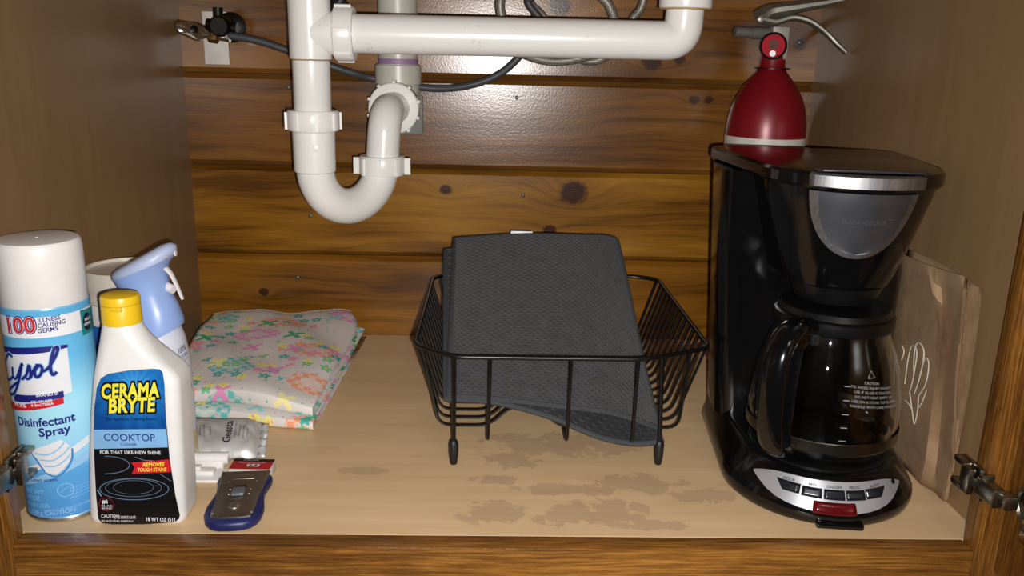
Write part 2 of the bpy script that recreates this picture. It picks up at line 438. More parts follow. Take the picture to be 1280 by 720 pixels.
# ------------------------------------------------------------------ shut-off valve, wall plate, hoses
chrome = plain('chrome', (205, 203, 198), .16, 1.0, .05)
darkm = plain('dark_metal', (40, 36, 32), .4, .8)
brass = plain('tarnished_brass', (112, 86, 44), .4, .8)
a, b2 = P(253, 14, DY), P(288, 81, DY)
pp = MB().box((a.x, DY - .0035, b2.z), (b2.x, DY - .0002, a.z), .0008)
tag(pp.build('wall_plate', plain('white_plate', (214, 210, 204), .55)), 'white rectangular plate on the boards behind the shut-off valve', 'plate')
p0 = P(276, 33, .46)
vv = thing('shutoff_valve', (p0.x, DY - .004, p0.z), 'chrome oval-handled shut-off valve on the left of the back wall', 'valve')
b = MB(); b.lathe((p0.x, DY - .004, p0.z), [(.0185, 0), (.0185, .003), (.012, .007), (.008, .008), (.008, .03)], 28, (0, -1, 0)); b.build('flange', darkm, vv)
b = MB(); b.lathe((p0.x, .485, p0.z), [(.010, 0), (.0125, .004), (.0125, .03), (.010, .034)], 20, (0, -1, 0)); b.lathe((p0.x - .018, .466, p0.z + .002), [(.007, 0), (.007, .036)], 16, (1, 0, -.1)); b.lathe((p0.x - .004, .466, p0.z), [(.006, 0), (.006, .022)], 16, (0, 0, 1)); b.build('valve_body', darkm, vv)
h0 = P(241, 38, .44)
b = MB(); hd = Vector((.55, .35, -.16)).normalized(); nrm = Vector((.25, -.9, .35)); nrm = (nrm - hd * nrm.dot(hd)).normalized(); sd = hd.cross(nrm)
rings = []
for s_, k in ((-.0045, .78), (-.003, 1), (.003, 1), (.0048, .8)):
    rings.append([h0 + hd * (.0205 * k * cos(2 * pi * j / 28)) + sd * ((.0100 + .0012 * cos(10 * pi * j / 28)) * k * sin(2 * pi * j / 28)) + nrm * s_ for j in range(28)])
b.loft(rings); hn = b.build('handle', chrome, vv)
b = MB(); b.lathe(h0 + nrm * .0045, [(.0045, 0), (.0045, .002), (.003, .0028)], 14, nrm); b.build('handle_screw', darkm, hn)
b = MB(); b.tube([h0, (p0.x - .002, .47, p0.z)], .0042, 10); b.build('stem', darkm, vv)
n0 = P(267, 44, .462)
b = MB(); b.lathe(n0 - Vector((.006, 0, 0)), [(.0072, 0), (.0085, .001), (.0085, .011), (.006, .013)], 6, (1, 0, -.16)); b.build('compression_nut', brass, vv, smooth=20)
b = MB(); b.lathe(n0 + Vector((.006, 0, -.001)), [(.0052, 0), (.0052, .014)], 16, (1, 0, -.16)); b.build('ferrule', chrome, vv)
rub = plain('grey_rubber_hose', (66, 68, 72), .45)
pts = cat([P(281, 43.5, .462), P(330, 53, .466), P(400, 78, .472), P(440, 91, .482)] + [P(470, 99, .494), P(535, 110, .495), P(580, 108, .49), P(620, 95, .487), P(648, 72, .483), P(664, 45, .480), P(668, 15, .480), P(655, -20, .480), P(640, -120, .480)], 10)
b = MB(); b.tube(pts, .0047, 10)
tag(b.build('supply_hose', rub), 'grey rubber hose running from the valve behind the drain pipes', 'hose')
def braid():
    t = NT('braided_steel'); c = t.coord(); x, y, z = t.xyz(c)
    ck = t.n('ShaderNodeTexChecker'); ck.inputs['Scale'].default_value = 520
    t.t.links.new(t.comb(t.math('ADD', x, z), t.math('SUBTRACT', x, z), y), ck.inputs[0])
    n = t.noise(c, 420, 2)
    t.set(Base_Color=t.ramp(t.math('ADD', t.math('MULTIPLY', ck.outputs[1], .5), t.math('MULTIPLY', n, .5)), [(.25, lin((96, 92, 86))), (.75, lin((158, 152, 142)))]), Roughness=.45, Metallic=.45)
    t.bump(ck.outputs[1], .3, .0006); return t.m
brd = braid()
b = MB(); b.tube(cat([P(628, -140, .42), P(627, -20, .42), P(626, 15, .42), P(640, 58, .425), P(690, 76.5, .43), P(745, 66, .43), P(768, 40, .425), P(762, 8, .42), P(738, -25, .42), P(700, -140, .42)], 10), .0058, 12)
tag(b.build('braided_hose', brd), 'thick braided steel hose looping below the horizontal pipe, left of two', 'hose', 'braided hoses')
b = MB(); b.tube(cat([P(650, -140, .445), P(656, -15, .445), P(680, 22, .445), P(705, 60, .45), P(738, 77, .452), P(772, 60, .45), P(790, 25, .446), P(806, -8, .44), P(815, -140, .44)], 10), .0050, 12)
tag(b.build('braided_hose', brd), 'braided steel hose dipping below the horizontal pipe, right of two', 'hose', 'braided hoses')
b = MB(); b.tube(cat([P(680, -140, .425), P(672, -20, .425), P(660, 2, .43), P(676, 24, .432), P(690, 45, .44)], 8), .0046, 10)
tag(b.build('spray_hose', plain('dark_grey_hose', (58, 58, 60), .5)), 'dark grey hose crossing above the horizontal pipe', 'hose')
b = MB(); b.tube(cat([P(432, -90, .315), P(428, -8, .318), P(417, 9, .322), P(410, 22, .34)], 8), .0058, 10)
tag(b.build('black_cable', plain('black_rubber', (22, 22, 23), .5)), 'short black cable beside the top of the drain tee', 'cable')

# ------------------------------------------------------------------ door hinges
hm = plain('nickel_hinge', (150, 142, 128), .3, 1.0, .12, 90, .1)
def hinge(s, label):
    def X(v): return s * v
    ht = thing('cabinet_hinge', (X(OX), -.010, .06), label, 'hinge')
    def bx(b, a, c, bev=.0008):
        x0, x1 = sorted((X(a[0]), X(c[0]))); return b.box((x0, a[1], a[2]), (x1, c[1], c[2]), bev)
    b = MB(); bx(b, (OX - .0032, -.0165, .046), (OX - .0002, .013, .072)); bx(b, (OX - .006, -.022, .0475), (OX + .004, -.0185, .0705)); b.build('frame_clip', hm, ht)
    b = MB(); bx(b, (OX - .0105, -.002, .0465), (OX - .0032, .0135, .0515), .0014); bx(b, (OX - .0105, -.002, .0665), (OX - .0032, .0135, .0715), .0014); bx(b, (OX - .0115, -.012, .0475), (OX - .0055, -.001, .0705), .0018); b.build('bracket', hm, ht)
    for y, z in ((.004, .059), (-.012, .059)):
        b = MB(); b.lathe((X(OX - .0032) , y, z), [(.0042, 0), (.0042, .002), (.0028, .0034)], 14, (-s, 0, 0)); b.build('screw', chrome, ht)
    b = MB(); bx(b, (OX - .007, -.040, .051), (OX + .003, -.014, .067), .002); bx(b, (OX - .0015, -.047, .053), (OX + .010, -.036, .065), .002); b.build('arm', hm, ht)
    b = MB(); b.lathe((X(.4041), -.052, .059), [(.0175, -.0), (.0175, .0016), (.0145, .003), (.0135, .001)], 28, (-s, 0, 0))
    for z in (.036, .082): b.lathe((X(.4041), -.052, z), [(.0085, 0), (.0085, .0014), (.007, .0022)], 18, (-s, 0, 0))
    b.build('cup', hm, ht)
    for z in (.036, .082):
        b = MB(); b.lathe((X(.4020), -.052, z), [(.004, 0), (.004, .0012), (.0025, .002)], 12, (-s, 0, 0)); b.build('screw', chrome, ht)
    return ht
hinge(1, 'nickel cabinet hinge on the right door frame beside the paper bag')
hinge(-1, 'nickel cabinet hinge on the left door frame beside the aerosol can')
# ------------------------------------------------------------------ aerosol can
CX, CY, CR = -.3730, .0470, .0325
A0 = atan2(CAM.y - CY, CAM.x - CX)
can = thing('aerosol_can', (CX, CY, 0), 'light blue disinfectant aerosol can with tall white cap', 'spray can')
whitep = plain('white_cap_plastic', (226, 222, 220), .38, 0, .02)
tin = plain('tinned_steel', (176, 172, 164), .3, .9)
def canf(u, v, lift=0):
    a = A0 + u / CR; r = CR + .00025 + lift
    return Vector((CX + r * cos(a), CY + r * sin(a), v))
def canuv(px, py):
    d = FW + RT * ((px - 640) / FPX) - UP * ((py - 360) / FPX)
    ox, oy = CAM.x - CX, CAM.y - CY
    A = d.x ** 2 + d.y ** 2; B = 2 * (ox * d.x + oy * d.y); C = ox * ox + oy * oy - CR * CR
    D = max(B * B - 4 * A * C, 0); t = (-B - sqrt(D)) / (2 * A); p = CAM + d * t
    a = atan2(p.y - CY, p.x - CX) - A0
    while a > pi: a -= 2 * pi
    while a < -pi: a += 2 * pi
    return a * CR, p.z
b = MB(); b.lathe((CX, CY, 0), [(.027, .0015), (.0305, 0), (.0332, .0012), (.0334, .003), (.0325, .0045), (.0325, .184), (.031, .187), (.02, .188)], 64); cb = b.build('can_body', plain('can_paint', (120, 186, 222), .32, .1), can)
b = MB(); b.lathe((CX, CY, 0), [(.0306, -.0001), (.0334, .0009), (.0336, .0028), (.0328, .0042)], 64, cap=False); b.build('bottom_rim', tin, can)
b = MB(); b.lathe((CX, CY, 0), [(.0316, .1835), (.0322, .1845), (.0318, .228), (.0312, .2325), (.0298, .2345), (.0275, .2350), (.0012, .2352), (.0012, .2356), (.0001, .2356)], 64); b.build('cap', whitep, can)
# printed wrap: sky blue that pales towards the middle
t = NT('can_label_print'); c = t.coord(); z = t.xyz(c)[2]
t.set(Base_Color=t.ramp(t.math('DIVIDE', z, .19), [(.0, lin((70, 140, 205))), (.24, lin((92, 165, 220))), (.30, lin((150, 205, 235))), (.55, lin((168, 222, 240))), (.75, lin((104, 184, 226))), (1, lin((88, 168, 216)))]), Roughness=.3)
b = MB(); put_rows(b, [(.0048 + .1785 * i / 12, -2.2 * CR, 2.2 * CR) for i in range(13)], canf, 0, 48); lab = b.build('label', t.m, can)
navy = plain('navy_print', (30, 34, 120), .4, 0, .02); redp = plain('red_print', (200, 30, 44), .4, 0, .02); whp = plain('white_print', (226, 226, 230), .4, 0, .02)
teal = plain('teal_print', (28, 128, 128), .4, 0, .02); paleb = plain('pale_blue_print', (150, 196, 232), .4, 0, .02); midb = plain('mid_blue_print', (64, 134, 200), .4, 0, .02)
blackp = plain('black_print', (14, 14, 16), .35, 0, .02)
def band(y0l, y0r, y1l, y1r, xl_, xr_, nrow=2):
    ul, vt0 = canuv(xl_, y0l); ur, vt1 = canuv(xr_, y0r); _, vb0 = canuv(xl_, y1l); _, vb1 = canuv(xr_, y1r)
    return ul, ur, vt0, vt1, vb0, vb1
def quad_patch(b, ul, ur, vt0, vt1, vb0, vb1, fn, lift, n=16, arc=0):
    rows = []
    for k in range(3):
        s = k / 2; rows.append([fn(ul + (ur - ul) * j / n, (vt0 + (vt1 - vt0) * j / n) * (1 - s) + (vb0 + (vb1 - vb0) * j / n) * s + arc * sin(pi * j / n) * (1 - s), lift) for j in range(n + 1)])
    b.grid(rows); return b
b = MB(); put_rows(b, [(canuv(58, 396)[1], -.05, .05), (canuv(58, 422)[1], -.05, .05)], canf, .0002, 30); b.build('white_band', whp, lab)
b = MB(); quad_patch(b, *band(388, 381, 421, 412, 99, 114), canf, .0004); b.build('teal_badge', teal, lab)
b = MB(); u, v = canuv(108, 401); put_ring(b, u, v, .0055, .0075, .0055, canf, .0006, 24); b.build('badge_shield', blackp, lab)
b = MB(); put_text(b, 'KILLS', .0034, canf, canuv(108, 398), lift=.0008, offset=.02); put_text(b, 'GERMS', .0030, canf, canuv(108, 404), lift=.0008, offset=.02); b.build('lettering', whp, lab)
for m_, off, lf in ((navy, .075, .0006), (whp, .03, .0008), (redp, .012, .0010)):
    b = MB(); put_text(b, '100', .0200, canf, canuv(24, 407.5), lift=lf, offset=off, sx=.86, sy=.9, slant=.05); b.build('lettering', m_, lab)
b = MB()
for s_, py in (('ILLNESS', 401), ('CAUSING', 407.5), ('GERMS', 414)):
    u, v = canuv(47, py); put_text(b, s_, .0050, canf, (u, v), lift=.0006, offset=.022, align='LEFT', slant=.06, sx=.92)
b.build('lettering', navy, lab)
# logo badge
b = MB(); quad_patch(b, *band(437, 430, 500, 491, 6, 83), canf, .0002, 16, .002); b.build('logo_panel', whp, lab)
b = MB(); quad_patch(b, *band(432, 430, 437, 434, 6, 84), canf, .0005, 16, .002); b.build('logo_border', navy, lab); b = MB(); quad_patch(b, *band(491, 488, 500, 496, 18, 79), canf, .0005); b.build('logo_border', navy, lab)
b = MB(); quad_patch(b, *band(500, 496, 509, 504, 14, 79), canf, .0005); b.build('logo_ribbon', redp, lab)
def script(pxs, wds, lift, mat, extra=0):
    b = MB()
    for pts, wd in zip(pxs, wds):
        p = cat([Vector((x, y, 0)) for x, y in pts], 6)
        put_line(b, [canuv(q.x, q.y) for q in p], wd + extra, canf, lift)
    return b.build('lettering', mat, lab)
STR = [[(17, 446), (12, 442), (9, 452), (9, 468), (13, 474), (18, 470)],
       [(17, 458), (18, 470), (22, 472), (27, 458), (28, 456), (25, 475), (20, 490), (15, 492), (15, 485), (24, 477)],
       [(28, 474), (34, 468), (37, 456), (39, 466), (38, 472), (33, 473)],
       [(39, 472), (43, 462), (48, 455), (44, 464), (46, 471), (51, 468), (53, 460), (50, 456), (46, 460)],
       [(53, 464), (60, 460), (68, 447), (72, 436), (70, 433), (66, 440), (63, 458), (66, 468), (71, 464)]]
script(STR, [.0022, .0022, .0022, .0022, .0024], .0005, paleb, .0016)
script(STR, [.0022, .0022, .0022, .0022, .0024], .0008, navy)
b = MB(); put_text(b, 'BRAND III', .0036, canf, canuv(59, 493), lift=.0009, offset=.02, slant=.03); put_text(b, '99.9%', .0056, canf, canuv(26, 505.5), lift=.0009, offset=.02, slant=.04)
put_text(b, 'OF VIRUSES', .0030, canf, canuv(52, 501.5), lift=.0009, offset=.02, slant=.06); put_text(b, '& BACTERIA', .0030, canf, canuv(53, 505.5), lift=.0009, offset=.02, slant=.06); b.build('lettering', whp, lab)
b = MB(); put_text(b, 'Disinfectant', .0104, canf, canuv(54, 528), lift=.0006, offset=.025, sx=.92, slant=.05); put_text(b, 'Spray', .0104, canf, canuv(68, 539), lift=.0006, offset=.025, slant=.06); b.build('lettering', navy, lab)
# white linen drawing and pale stripes
def poly_can(pxs, lift, mat, name):
    b = MB(); rows = []
    for (xa, ya, xb, yb) in pxs:
        (u0, v0), (u1, v1) = canuv(xa, ya), canuv(xb, yb)
        rows.append([canf(u0 + (u1 - u0) * j / 10, v0 + (v1 - v0) * j / 10, lift) for j in range(11)])
    b.grid(rows); return b.build(name, mat, lab)
poly_can([(30, 585, 110, 543), (31, 592, 111, 552)], .0003, whp, 'stripe')
poly_can([(31, 600, 111, 560), (31, 605, 111, 572)], .0003, paleb, 'stripe')
poly_can([(40, 562, 76, 549), (42, 568, 86, 556), (48, 574, 89, 564), (54, 583, 88, 575), (58, 590, 80, 585), (66, 593, 72, 592)], .0005, whp, 'linen_drawing')
b = MB()
for pts in ([(44, 566), (60, 568), (74, 560), (80, 552)], [(50, 574), (66, 575), (80, 566), (86, 558)], [(56, 582), (70, 582), (82, 574), (88, 566)]):
    put_line(b, [canuv(q.x, q.y) for q in cat([Vector((x, y, 0)) for x, y in pts], 6)], .0013, canf, .0007)
b.build('linen_fold', paleb, lab)
b = MB(); put_line(b, [canuv(q.x, q.y) for q in cat([Vector((x, y, 0)) for x, y in ((90, 560), (90, 572), (84, 585), (72, 595), (62, 593), (54, 586), (46, 574), (38, 563))], 6)], .0016, canf, .0004); b.build('linen_outline', midb, lab)
b = MB(); put_text(b, 'Crisp Linen scent', .0048, canf, canuv(46, 599.5), lift=.0006, offset=.01, slant=.05); b.build('lettering', navy, lab)
b = MB()
for s_, px, py, sz in (('NET WT.', 43, 614, .0054), ('19 OZ.', 43, 622, .0054), ('(1 LB 3 OZ)', 47, 631, .0046), ('538 g', 47, 640, .0054)):
    put_text(b, s_, sz, canf, canuv(px, py), lift=.0006, slant=.05)
put_text(b, 'KEEP OUT OF REACH OF CHILDREN', .0026, canf, canuv(90, 633), lift=.0006, slant=.08); put_text(b, 'CAUTION:', .0052, canf, canuv(76, 640), lift=.0006, slant=.06); put_text(b, 'SEE BACK PANEL FOR ADDITIONAL', .0021, canf, canuv(90, 645), lift=.0006, slant=.08)
u, v = canuv(82, 612); put_ring(b, u, v, .0062, .0062, .0005, canf, .0006, 28)
put_line(b, [(u - .004, v - .002), (u, v + .001), (u + .004, v + .003)], .0004, canf, .0006)
for k in range(4): put_text(b, 'kills germs on surfaces', .0022, canf, canuv(104, 604 + 4 * k), lift=.0006, slant=.1)
b.build('lettering', paleb, lab)

# ------------------------------------------------------------------ cooktop cleaner bottle
bt = thing('cleaner_bottle', (-.304, .032, 0), 'white cooktop cleaner bottle with yellow flip cap and black label', 'bottle')
hdpe = plain('white_bottle_plastic', (222, 220, 218), .4, 0, .02, Subsurface_Weight=.05)
yel = plain('yellow_cap_plastic', (226, 186, 30), .35, 0, .02)
S = [(.0, -.3400, -.2660, .0145, .0490, .006), (.0015, -.3420, -.2645, .0125, .0510, .008), (.006, -.3430, -.2635, .0118, .0518, .009), (.03, -.3412, -.2625, .0118, .0518, .009), (.06, -.3380, -.2615, .0118, .0518, .009), (.09, -.3340, -.2605, .0118, .0516, .009),
     (.118, -.3295, -.2596, .0120, .0514, .009), (.128, -.3278, -.2600, .0126, .0510, .009), (.134, -.3268, -.2640, .0134, .0505, .009), (.1405, -.3255, -.2710, .0142, .0498, .0095), (.149, -.3242, -.2790, .0155, .0488, .011), (.157, -.3232, -.2845, .0168, .0475, .013), (.163, -.3225, -.2880, .0175, .0465, .014), (.168, -.3212, -.2905, .0180, .0462, .0138), (.1705, -.3200, -.2915, .0188, .0455, .0130), (.174, -.319, -.293, .019, .045, .0125)]
b = MB(); b.loft([rrect(x0, x1, y0, y1, z, min(r, (x1 - x0) / 2 - 1e-4, (y1 - y0) / 2 - 1e-4), 6) for z, x0, x1, y0, y1, r in S]); body = b.build('bottle_body', hdpe, bt, smooth=50)
kx, ky = -.3060, .0320
b = MB(); b.lathe((kx, ky, 0), [(.0145, .1705), (.0152, .171), (.0149, .1855), (.0146, .1862)], 40); cp = b.build('cap_base', yel, bt)
b = MB(); b.lathe((kx, ky, 0), [(.0146, .1866), (.0150, .1869), (.0149, .1912), (.0142, .1932), (.012, .1940), (.0001, .1942)], 40); b.build('cap_lid', yel, bt)
b = MB(); b.lathe((kx, ky, 0), [(.0139, .1858), (.0139, .187)], 30); b.box((kx - .002, ky - .0162, .1832), (kx + .007, ky - .0138, .1870), .0008); b.build('thumb_notch', yel, cp)
def lf(u, v, lift=0): return Vector((u, .0112 - lift, v))
def L(px, py): q = P(px, py, .0112); return q.x, q.z
def lpoly(pxs, lift, mat, name, par):
    b = MB(); put_poly(b, [L(*p) for p in pxs], lf, lift); return b.build(name, mat, par, smooth=0)
def arcpts(c, r, a0, a1, n=6): return [(c[0] + r * cos(radians(a0 + (a1 - a0) * i / n)), c[1] + r * sin(radians(a0 + (a1 - a0) * i / n))) for i in range(n + 1)]
# outline of the label in photo pixels, rounded at the corners
out = [(117, 545), (118, 510), (121, 485), (126, 473), (134, 468), (160, 463.5), (190, 461.5), (199, 462), (203, 466), (205, 480), (207, 520), (212, 575), (219, 620), (224.5, 645), (223, 650), (217, 653), (180, 655.5), (140, 655.5), (128, 654), (123, 649), (120, 620), (118, 580)]
b = MB(); vsl = [lf(*L(*p), 0) for p in out]; vsb = [v + Vector((0, .0009, 0)) for v in vsl]; n = len(out)
b.add(vsl + vsb, [tuple(range(n)), tuple(range(2 * n - 1, n - 1, -1))] + [(i, (i + 1) % n, n + (i + 1) % n, n + i) for i in range(n)]); label2 = b.build('label', blackp, bt, smooth=0)
t = NT('cooktop_label_blue'); c = t.coord('Object'); x, y, z = t.xyz(c)
dx = t.math('SUBTRACT', x, L(168, 485)[0] - (-.304)); dz = t.math('SUBTRACT', z, L(168, 485)[1])
r2 = t.math('SQRT', t.math('ADD', t.math('MULTIPLY', dx, dx), t.math('MULTIPLY', dz, dz)))
ray = t.math('MULTIPLY', t.math('SINE', t.math('MULTIPLY', t.math('ARCTAN2', dz, dx), 18)), .06)
t.set(Base_Color=t.ramp(t.math('ADD', t.math('MULTIPLY', r2, 26), ray), [(0, lin((70, 160, 222))), (.45, lin((26, 112, 186))), (1, lin((8, 70, 140)))]), Roughness=.35)
lpoly([(117.2, 537), (118, 510), (121, 485), (126, 473), (134, 468), (160, 463.5), (190, 461.5), (199, 462), (203, 466), (205, 480), (207, 520), (208, 536)], .0002, t.m, 'blue_panel', label2)
lpoly([(117, 537), (208, 536), (210, 559), (117.5, 561)], .0003, plain('light_blue_print', (128, 180, 226), .4), 'light_blue_band', label2)
lpoly([(164, 578), (211.5, 574), (214, 590), (165, 592), (168.5, 584)], .0004, redp, 'red_flag', label2)
yelp = plain('yellow_print', (236, 226, 70), .4, 0, .02)
for s_, py, px in (('CERAMA', 489, 162), ('BRYTE', 507, 164)):
    for m_, off, lf_ in ((blackp, .15, .0005), (yelp, .038, .0008)):
        b = MB(); put_text(b, s_, .0168, lf, L(px, py), shear=.18, offset=off, sx=.65 if s_ == 'CERAMA' else .72, sy=1.0, lift=lf_, slant=.05, space=1.08); b.build('lettering', m_, label2)
b = MB(); put_text(b, 'The Appliance Cleaning Expert', .0036, lf, L(164, 523.5), shear=.15, offset=.012, sx=.9, lift=.0006, slant=.02); b.build('lettering', blackp, label2)
b = MB(); put_text(b, 'COOKTOP', .0090, lf, L(162, 547), offset=.004, lift=.0006, sx=.92); put_text(b, 'CLEANER', .0031, lf, L(161, 555.3), offset=.01, lift=.0006); b.build('lettering', navy, label2)
b = MB(); put_text(b, 'FOR THAT LIKE-NEW SHINE', .0042, lf, L(163, 565.5), offset=.012, lift=.0004, sx=.92); b.build('lettering', whp, label2); b = MB(); put_text(b, 'CAUTION:', .0044, lf, L(126.5, 645), lift=.0004, align='LEFT', sx=.75); put_text(b, 'EYE IRRITANT', .0038, lf, L(143, 646.5), lift=.0004, align='LEFT', sx=.75); put_text(b, 'SEE BACK PANEL CAREFULLY', .0020, lf, L(127, 650.8), lift=.0004, align='LEFT')
put_text(b, '18 WT OZ (511 g)', .0047, lf, L(204, 649.5), lift=.0004, sx=.78, offset=.012, slant=-.02); put_text(b, '#1', .0048, lf, L(132, 627), lift=.0006, offset=.03); put_text(b, 'SELLING', .0024, lf, L(134, 632), lift=.0006); put_text(b, 'BRAND', .0024, lf, L(134, 635), lift=.0006); b.build('lettering', whp, label2)
b = MB(); put_text(b, 'REMOVES', .0048, lf, L(192, 580.5), shear=.2, offset=.02, sx=.85, lift=.0007, slant=.03); put_text(b, 'TOUGH STAINS', .0046, lf, L(190, 586.8), shear=.2, offset=.02, sx=.72, lift=.0007, slant=.03); b.build('lettering', yelp, label2)
b = MB()
def px_ring(cx, cy, a, bb, w, a0=0, a1=2 * pi):
    put_line(b, [L(cx + a * cos(a0 + (a1 - a0) * i / 40), cy + bb * sin(a0 + (a1 - a0) * i / 40)) for i in range(41)], w, lf, .0004)
px_ring(168, 611, 43, 13.5, .00045); px_ring(167, 609.5, 35, 11, .0003); px_ring(167, 609, 25, 8.5, .0002); px_ring(131, 581, 31, 11, .0004, -pi / 2, pi / 2); put_line(b, [L(169, 571), L(180, 575), L(196, 576)], .0004, lf, .0004); put_line(b, [L(200, 592), L(214, 601)], .0004, lf, .0004); put_line(b, [L(122, 612), L(127, 620)], .001, lf, .0004)
b.build('cooktop_drawing', plain('grey_blue_print', (118, 142, 172), .4), label2)
b = MB(); cx_, cz_ = L(133.5, 630); put_ring(b, cx_, cz_, .0062, .0062, .0007, lf, .0005, 30); b.build('red_seal', plain('dark_red_print', (120, 24, 30), .4), label2)

# ------------------------------------------------------------------ air freshener trigger bottle
SX, SY = -.3150, .120
sp = thing('trigger_spray_bottle', (SX, SY, 0), 'white spray bottle with pale blue trigger head behind the yellow-capped bottle', 'bottle')
blue = plain('pale_blue_plastic', (140, 166, 218), .32, 0, .02)
b = MB(); b.lathe((SX, SY, 0), [(.024, 0), (.0268, .0015), (.0275, .006), (.0275, .095), (.0265, .112), (.024, .128), (.0215, .136), (.018, .139)], 48); sb = b.build('bottle_body', plain('translucent_white_plastic', (206, 210, 224), .3, 0, .02), sp)
b = MB(); b.lathe((SX, SY, 0), [(.0278, .004), (.0279, .010), (.0279, .034), (.0278, .036)], 48, cap=False); b.build('clear_bottom', plain('straw_yellow_liquid', (186, 172, 122), .15), sb)
RG = [(-.3385, .118, -.2905, .141, .0230), (-.3388, .124, -.2905, .147, .0228), (-.3390, .142, -.2945, .160, .0205), (-.3395, .158, -.3005, .173, .0180), (-.3420, .170, -.3015, .189, .0180), (-.3462, .1770, -.2985, .1985, .0205), (-.3490, .1820, -.2930, .2050, .0218), (-.3496, .1850, -.2912, .2098, .0218), (-.3480, .1882, -.2918, .2138, .0205), (-.3430, .1922, -.2960, .2160, .0165), (-.333, .1975, -.304, .2140, .0090)]
rings = []
for xa, za, xb, zb, d in RG:
    rings.append([Vector(((xa + xb) / 2 + (xb - xa) / 2 * cos(2 * pi * j / 32), SY + d * sin(2 * pi * j / 32), (za + zb) / 2 + (zb - za) / 2 * cos(2 * pi * j / 32))) for j in range(32)])
b = MB(); b.loft(rings[:-4]); b.build('trigger_head', blue, sp, smooth=60)
b = MB(); b.loft(rings[-5:]); b.build('head_top', plain('powder_blue_plastic', (172, 184, 214), .4, 0, .02), sp, smooth=60)
tr = [(-.3010, SY - .002, .1930), (-.2965, SY - .003, .1880), (-.2920, SY - .004, .1780), (-.2885, SY - .005, .1690), (-.2872, SY - .005, .1655)]
b = MB(); b.tube(cat(tr, 5), [.0034 - .0015 * i / 20 for i in range(21)], 10, flat=(1.3, .55), up=(0, 1, 0)); b.build('trigger', whitep, sp)
b = MB(); b.tube([(-.303, SY, .176), (-.2955, SY - .003, .1735)], .0042, 10); b.build('piston', whitep, sp)
b = MB(); b.lathe((-.2922, SY - .001, .2068), [(.0030, 0), (.0026, .0009)], 14, (1, 0, .1)); b.build('nozzle', whitep, sp)
SA = atan2(CAM.y - SY, CAM.x - SX)
def spf(u, v, lift=0):
    a = SA + u / .0277; r = .0277 + .0002 + lift
    if v > .095: r = .0275 - (v - .095) * .075 + .0004 + lift
    return Vector((SX + r * cos(a), SY + r * sin(a), v))
b = MB(); put_text(b, '100%', .0075, spf, (.0235, .1190), sx=.7, offset=.015, lift=.0003, slant=.2); put_text(b, 'NATURAL', .0045, spf, (.0240, .1128), sx=.75, offset=.015, lift=.0003, slant=.2); put_text(b, 'FRAGRANCE', .0026, spf, (.0240, .1082), lift=.0003, slant=.2); put_text(b, 'e', .010, spf, (.0190, .0860), offset=.02, lift=.0005); b.build('lettering', plain('slate_print', (60, 66, 84), .5), sb)
b = MB(); put_poly(b, [(.0105, .1080), (.0125, .1085), (.0155, .1110), (.0170, .1155), (.0165, .1170), (.0135, .1155), (.0110, .1125)], spf, .0004); b.build('leaf_print', plain('leaf_green', (108, 178, 84), .4), sb)
b = MB(); put_ring(b, .0140, .086, .0140, .0170, .0013, spf, .0004, 40); put_rows(b, [(.084, .020, .032), (.079, .020, .032)], spf, .0003, 6); b.build('blue_ring', plain('blue_ring_print', (40, 72, 150), .4), sb)

# ------------------------------------------------------------------ white tub behind the can
TX, TY = -.3670, .188
tb = thing('plastic_tub', (TX, TY, 0), 'white plastic tub with clear lid behind the aerosol can', 'tub')
b = MB(); b.lathe((TX, TY, 0), [(.034, 0), (.0365, .002), (.0375, .01), (.0375, .148), (.0365, .151)], 48); tbb = b.build('tub_body', whitep, tb)
lidm = plain('frosted_lid_plastic', (200, 192, 178), .25, 0, .03)
b = MB(); b.lathe((TX, TY, 0), [(.0385, .1455), (.0400, .147), (.0402, .1525), (.0390, .155), (.0392, .159), (.0396, .161), (.0392, .1625), (.0385, .174), (.0375, .1765), (.0355, .1765), (.0345, .1735), (.0001, .173)], 56); b.build('lid', lidm, tb)
TA = atan2(CAM.y - TY, CAM.x - TX)
def tbf(u, v, lift=0):
    a = TA + u / .0375; r = .0375 + .0003 + lift; return Vector((TX + r * cos(a), TY + r * sin(a), v))
b = MB(); put_rows(b, [(.020 + .105 * i / 4, -.06, .06) for i in range(5)], tbf, 0, 24); tl = b.build('label', plain('blue_tub_print', (40, 104, 190), .35), tb)
mg = plain('magenta_print', (214, 40, 130), .4)
b = MB(); put_rows(b, [(.122, -.026, -.006), (.104, -.026, -.006)], tbf, .0004, 6); b.build('magenta_patch', mg, tl)
b = MB(); put_line(b, [(-.0235, .1165), (-.0205, .1130), (-.0150, .1205)], .0016, tbf, .0008); put_rows(b, [(.1035, -.026, -.006), (.099, -.026, -.006)], tbf, .0004, 6); b.build('tick_print', whp, tl)
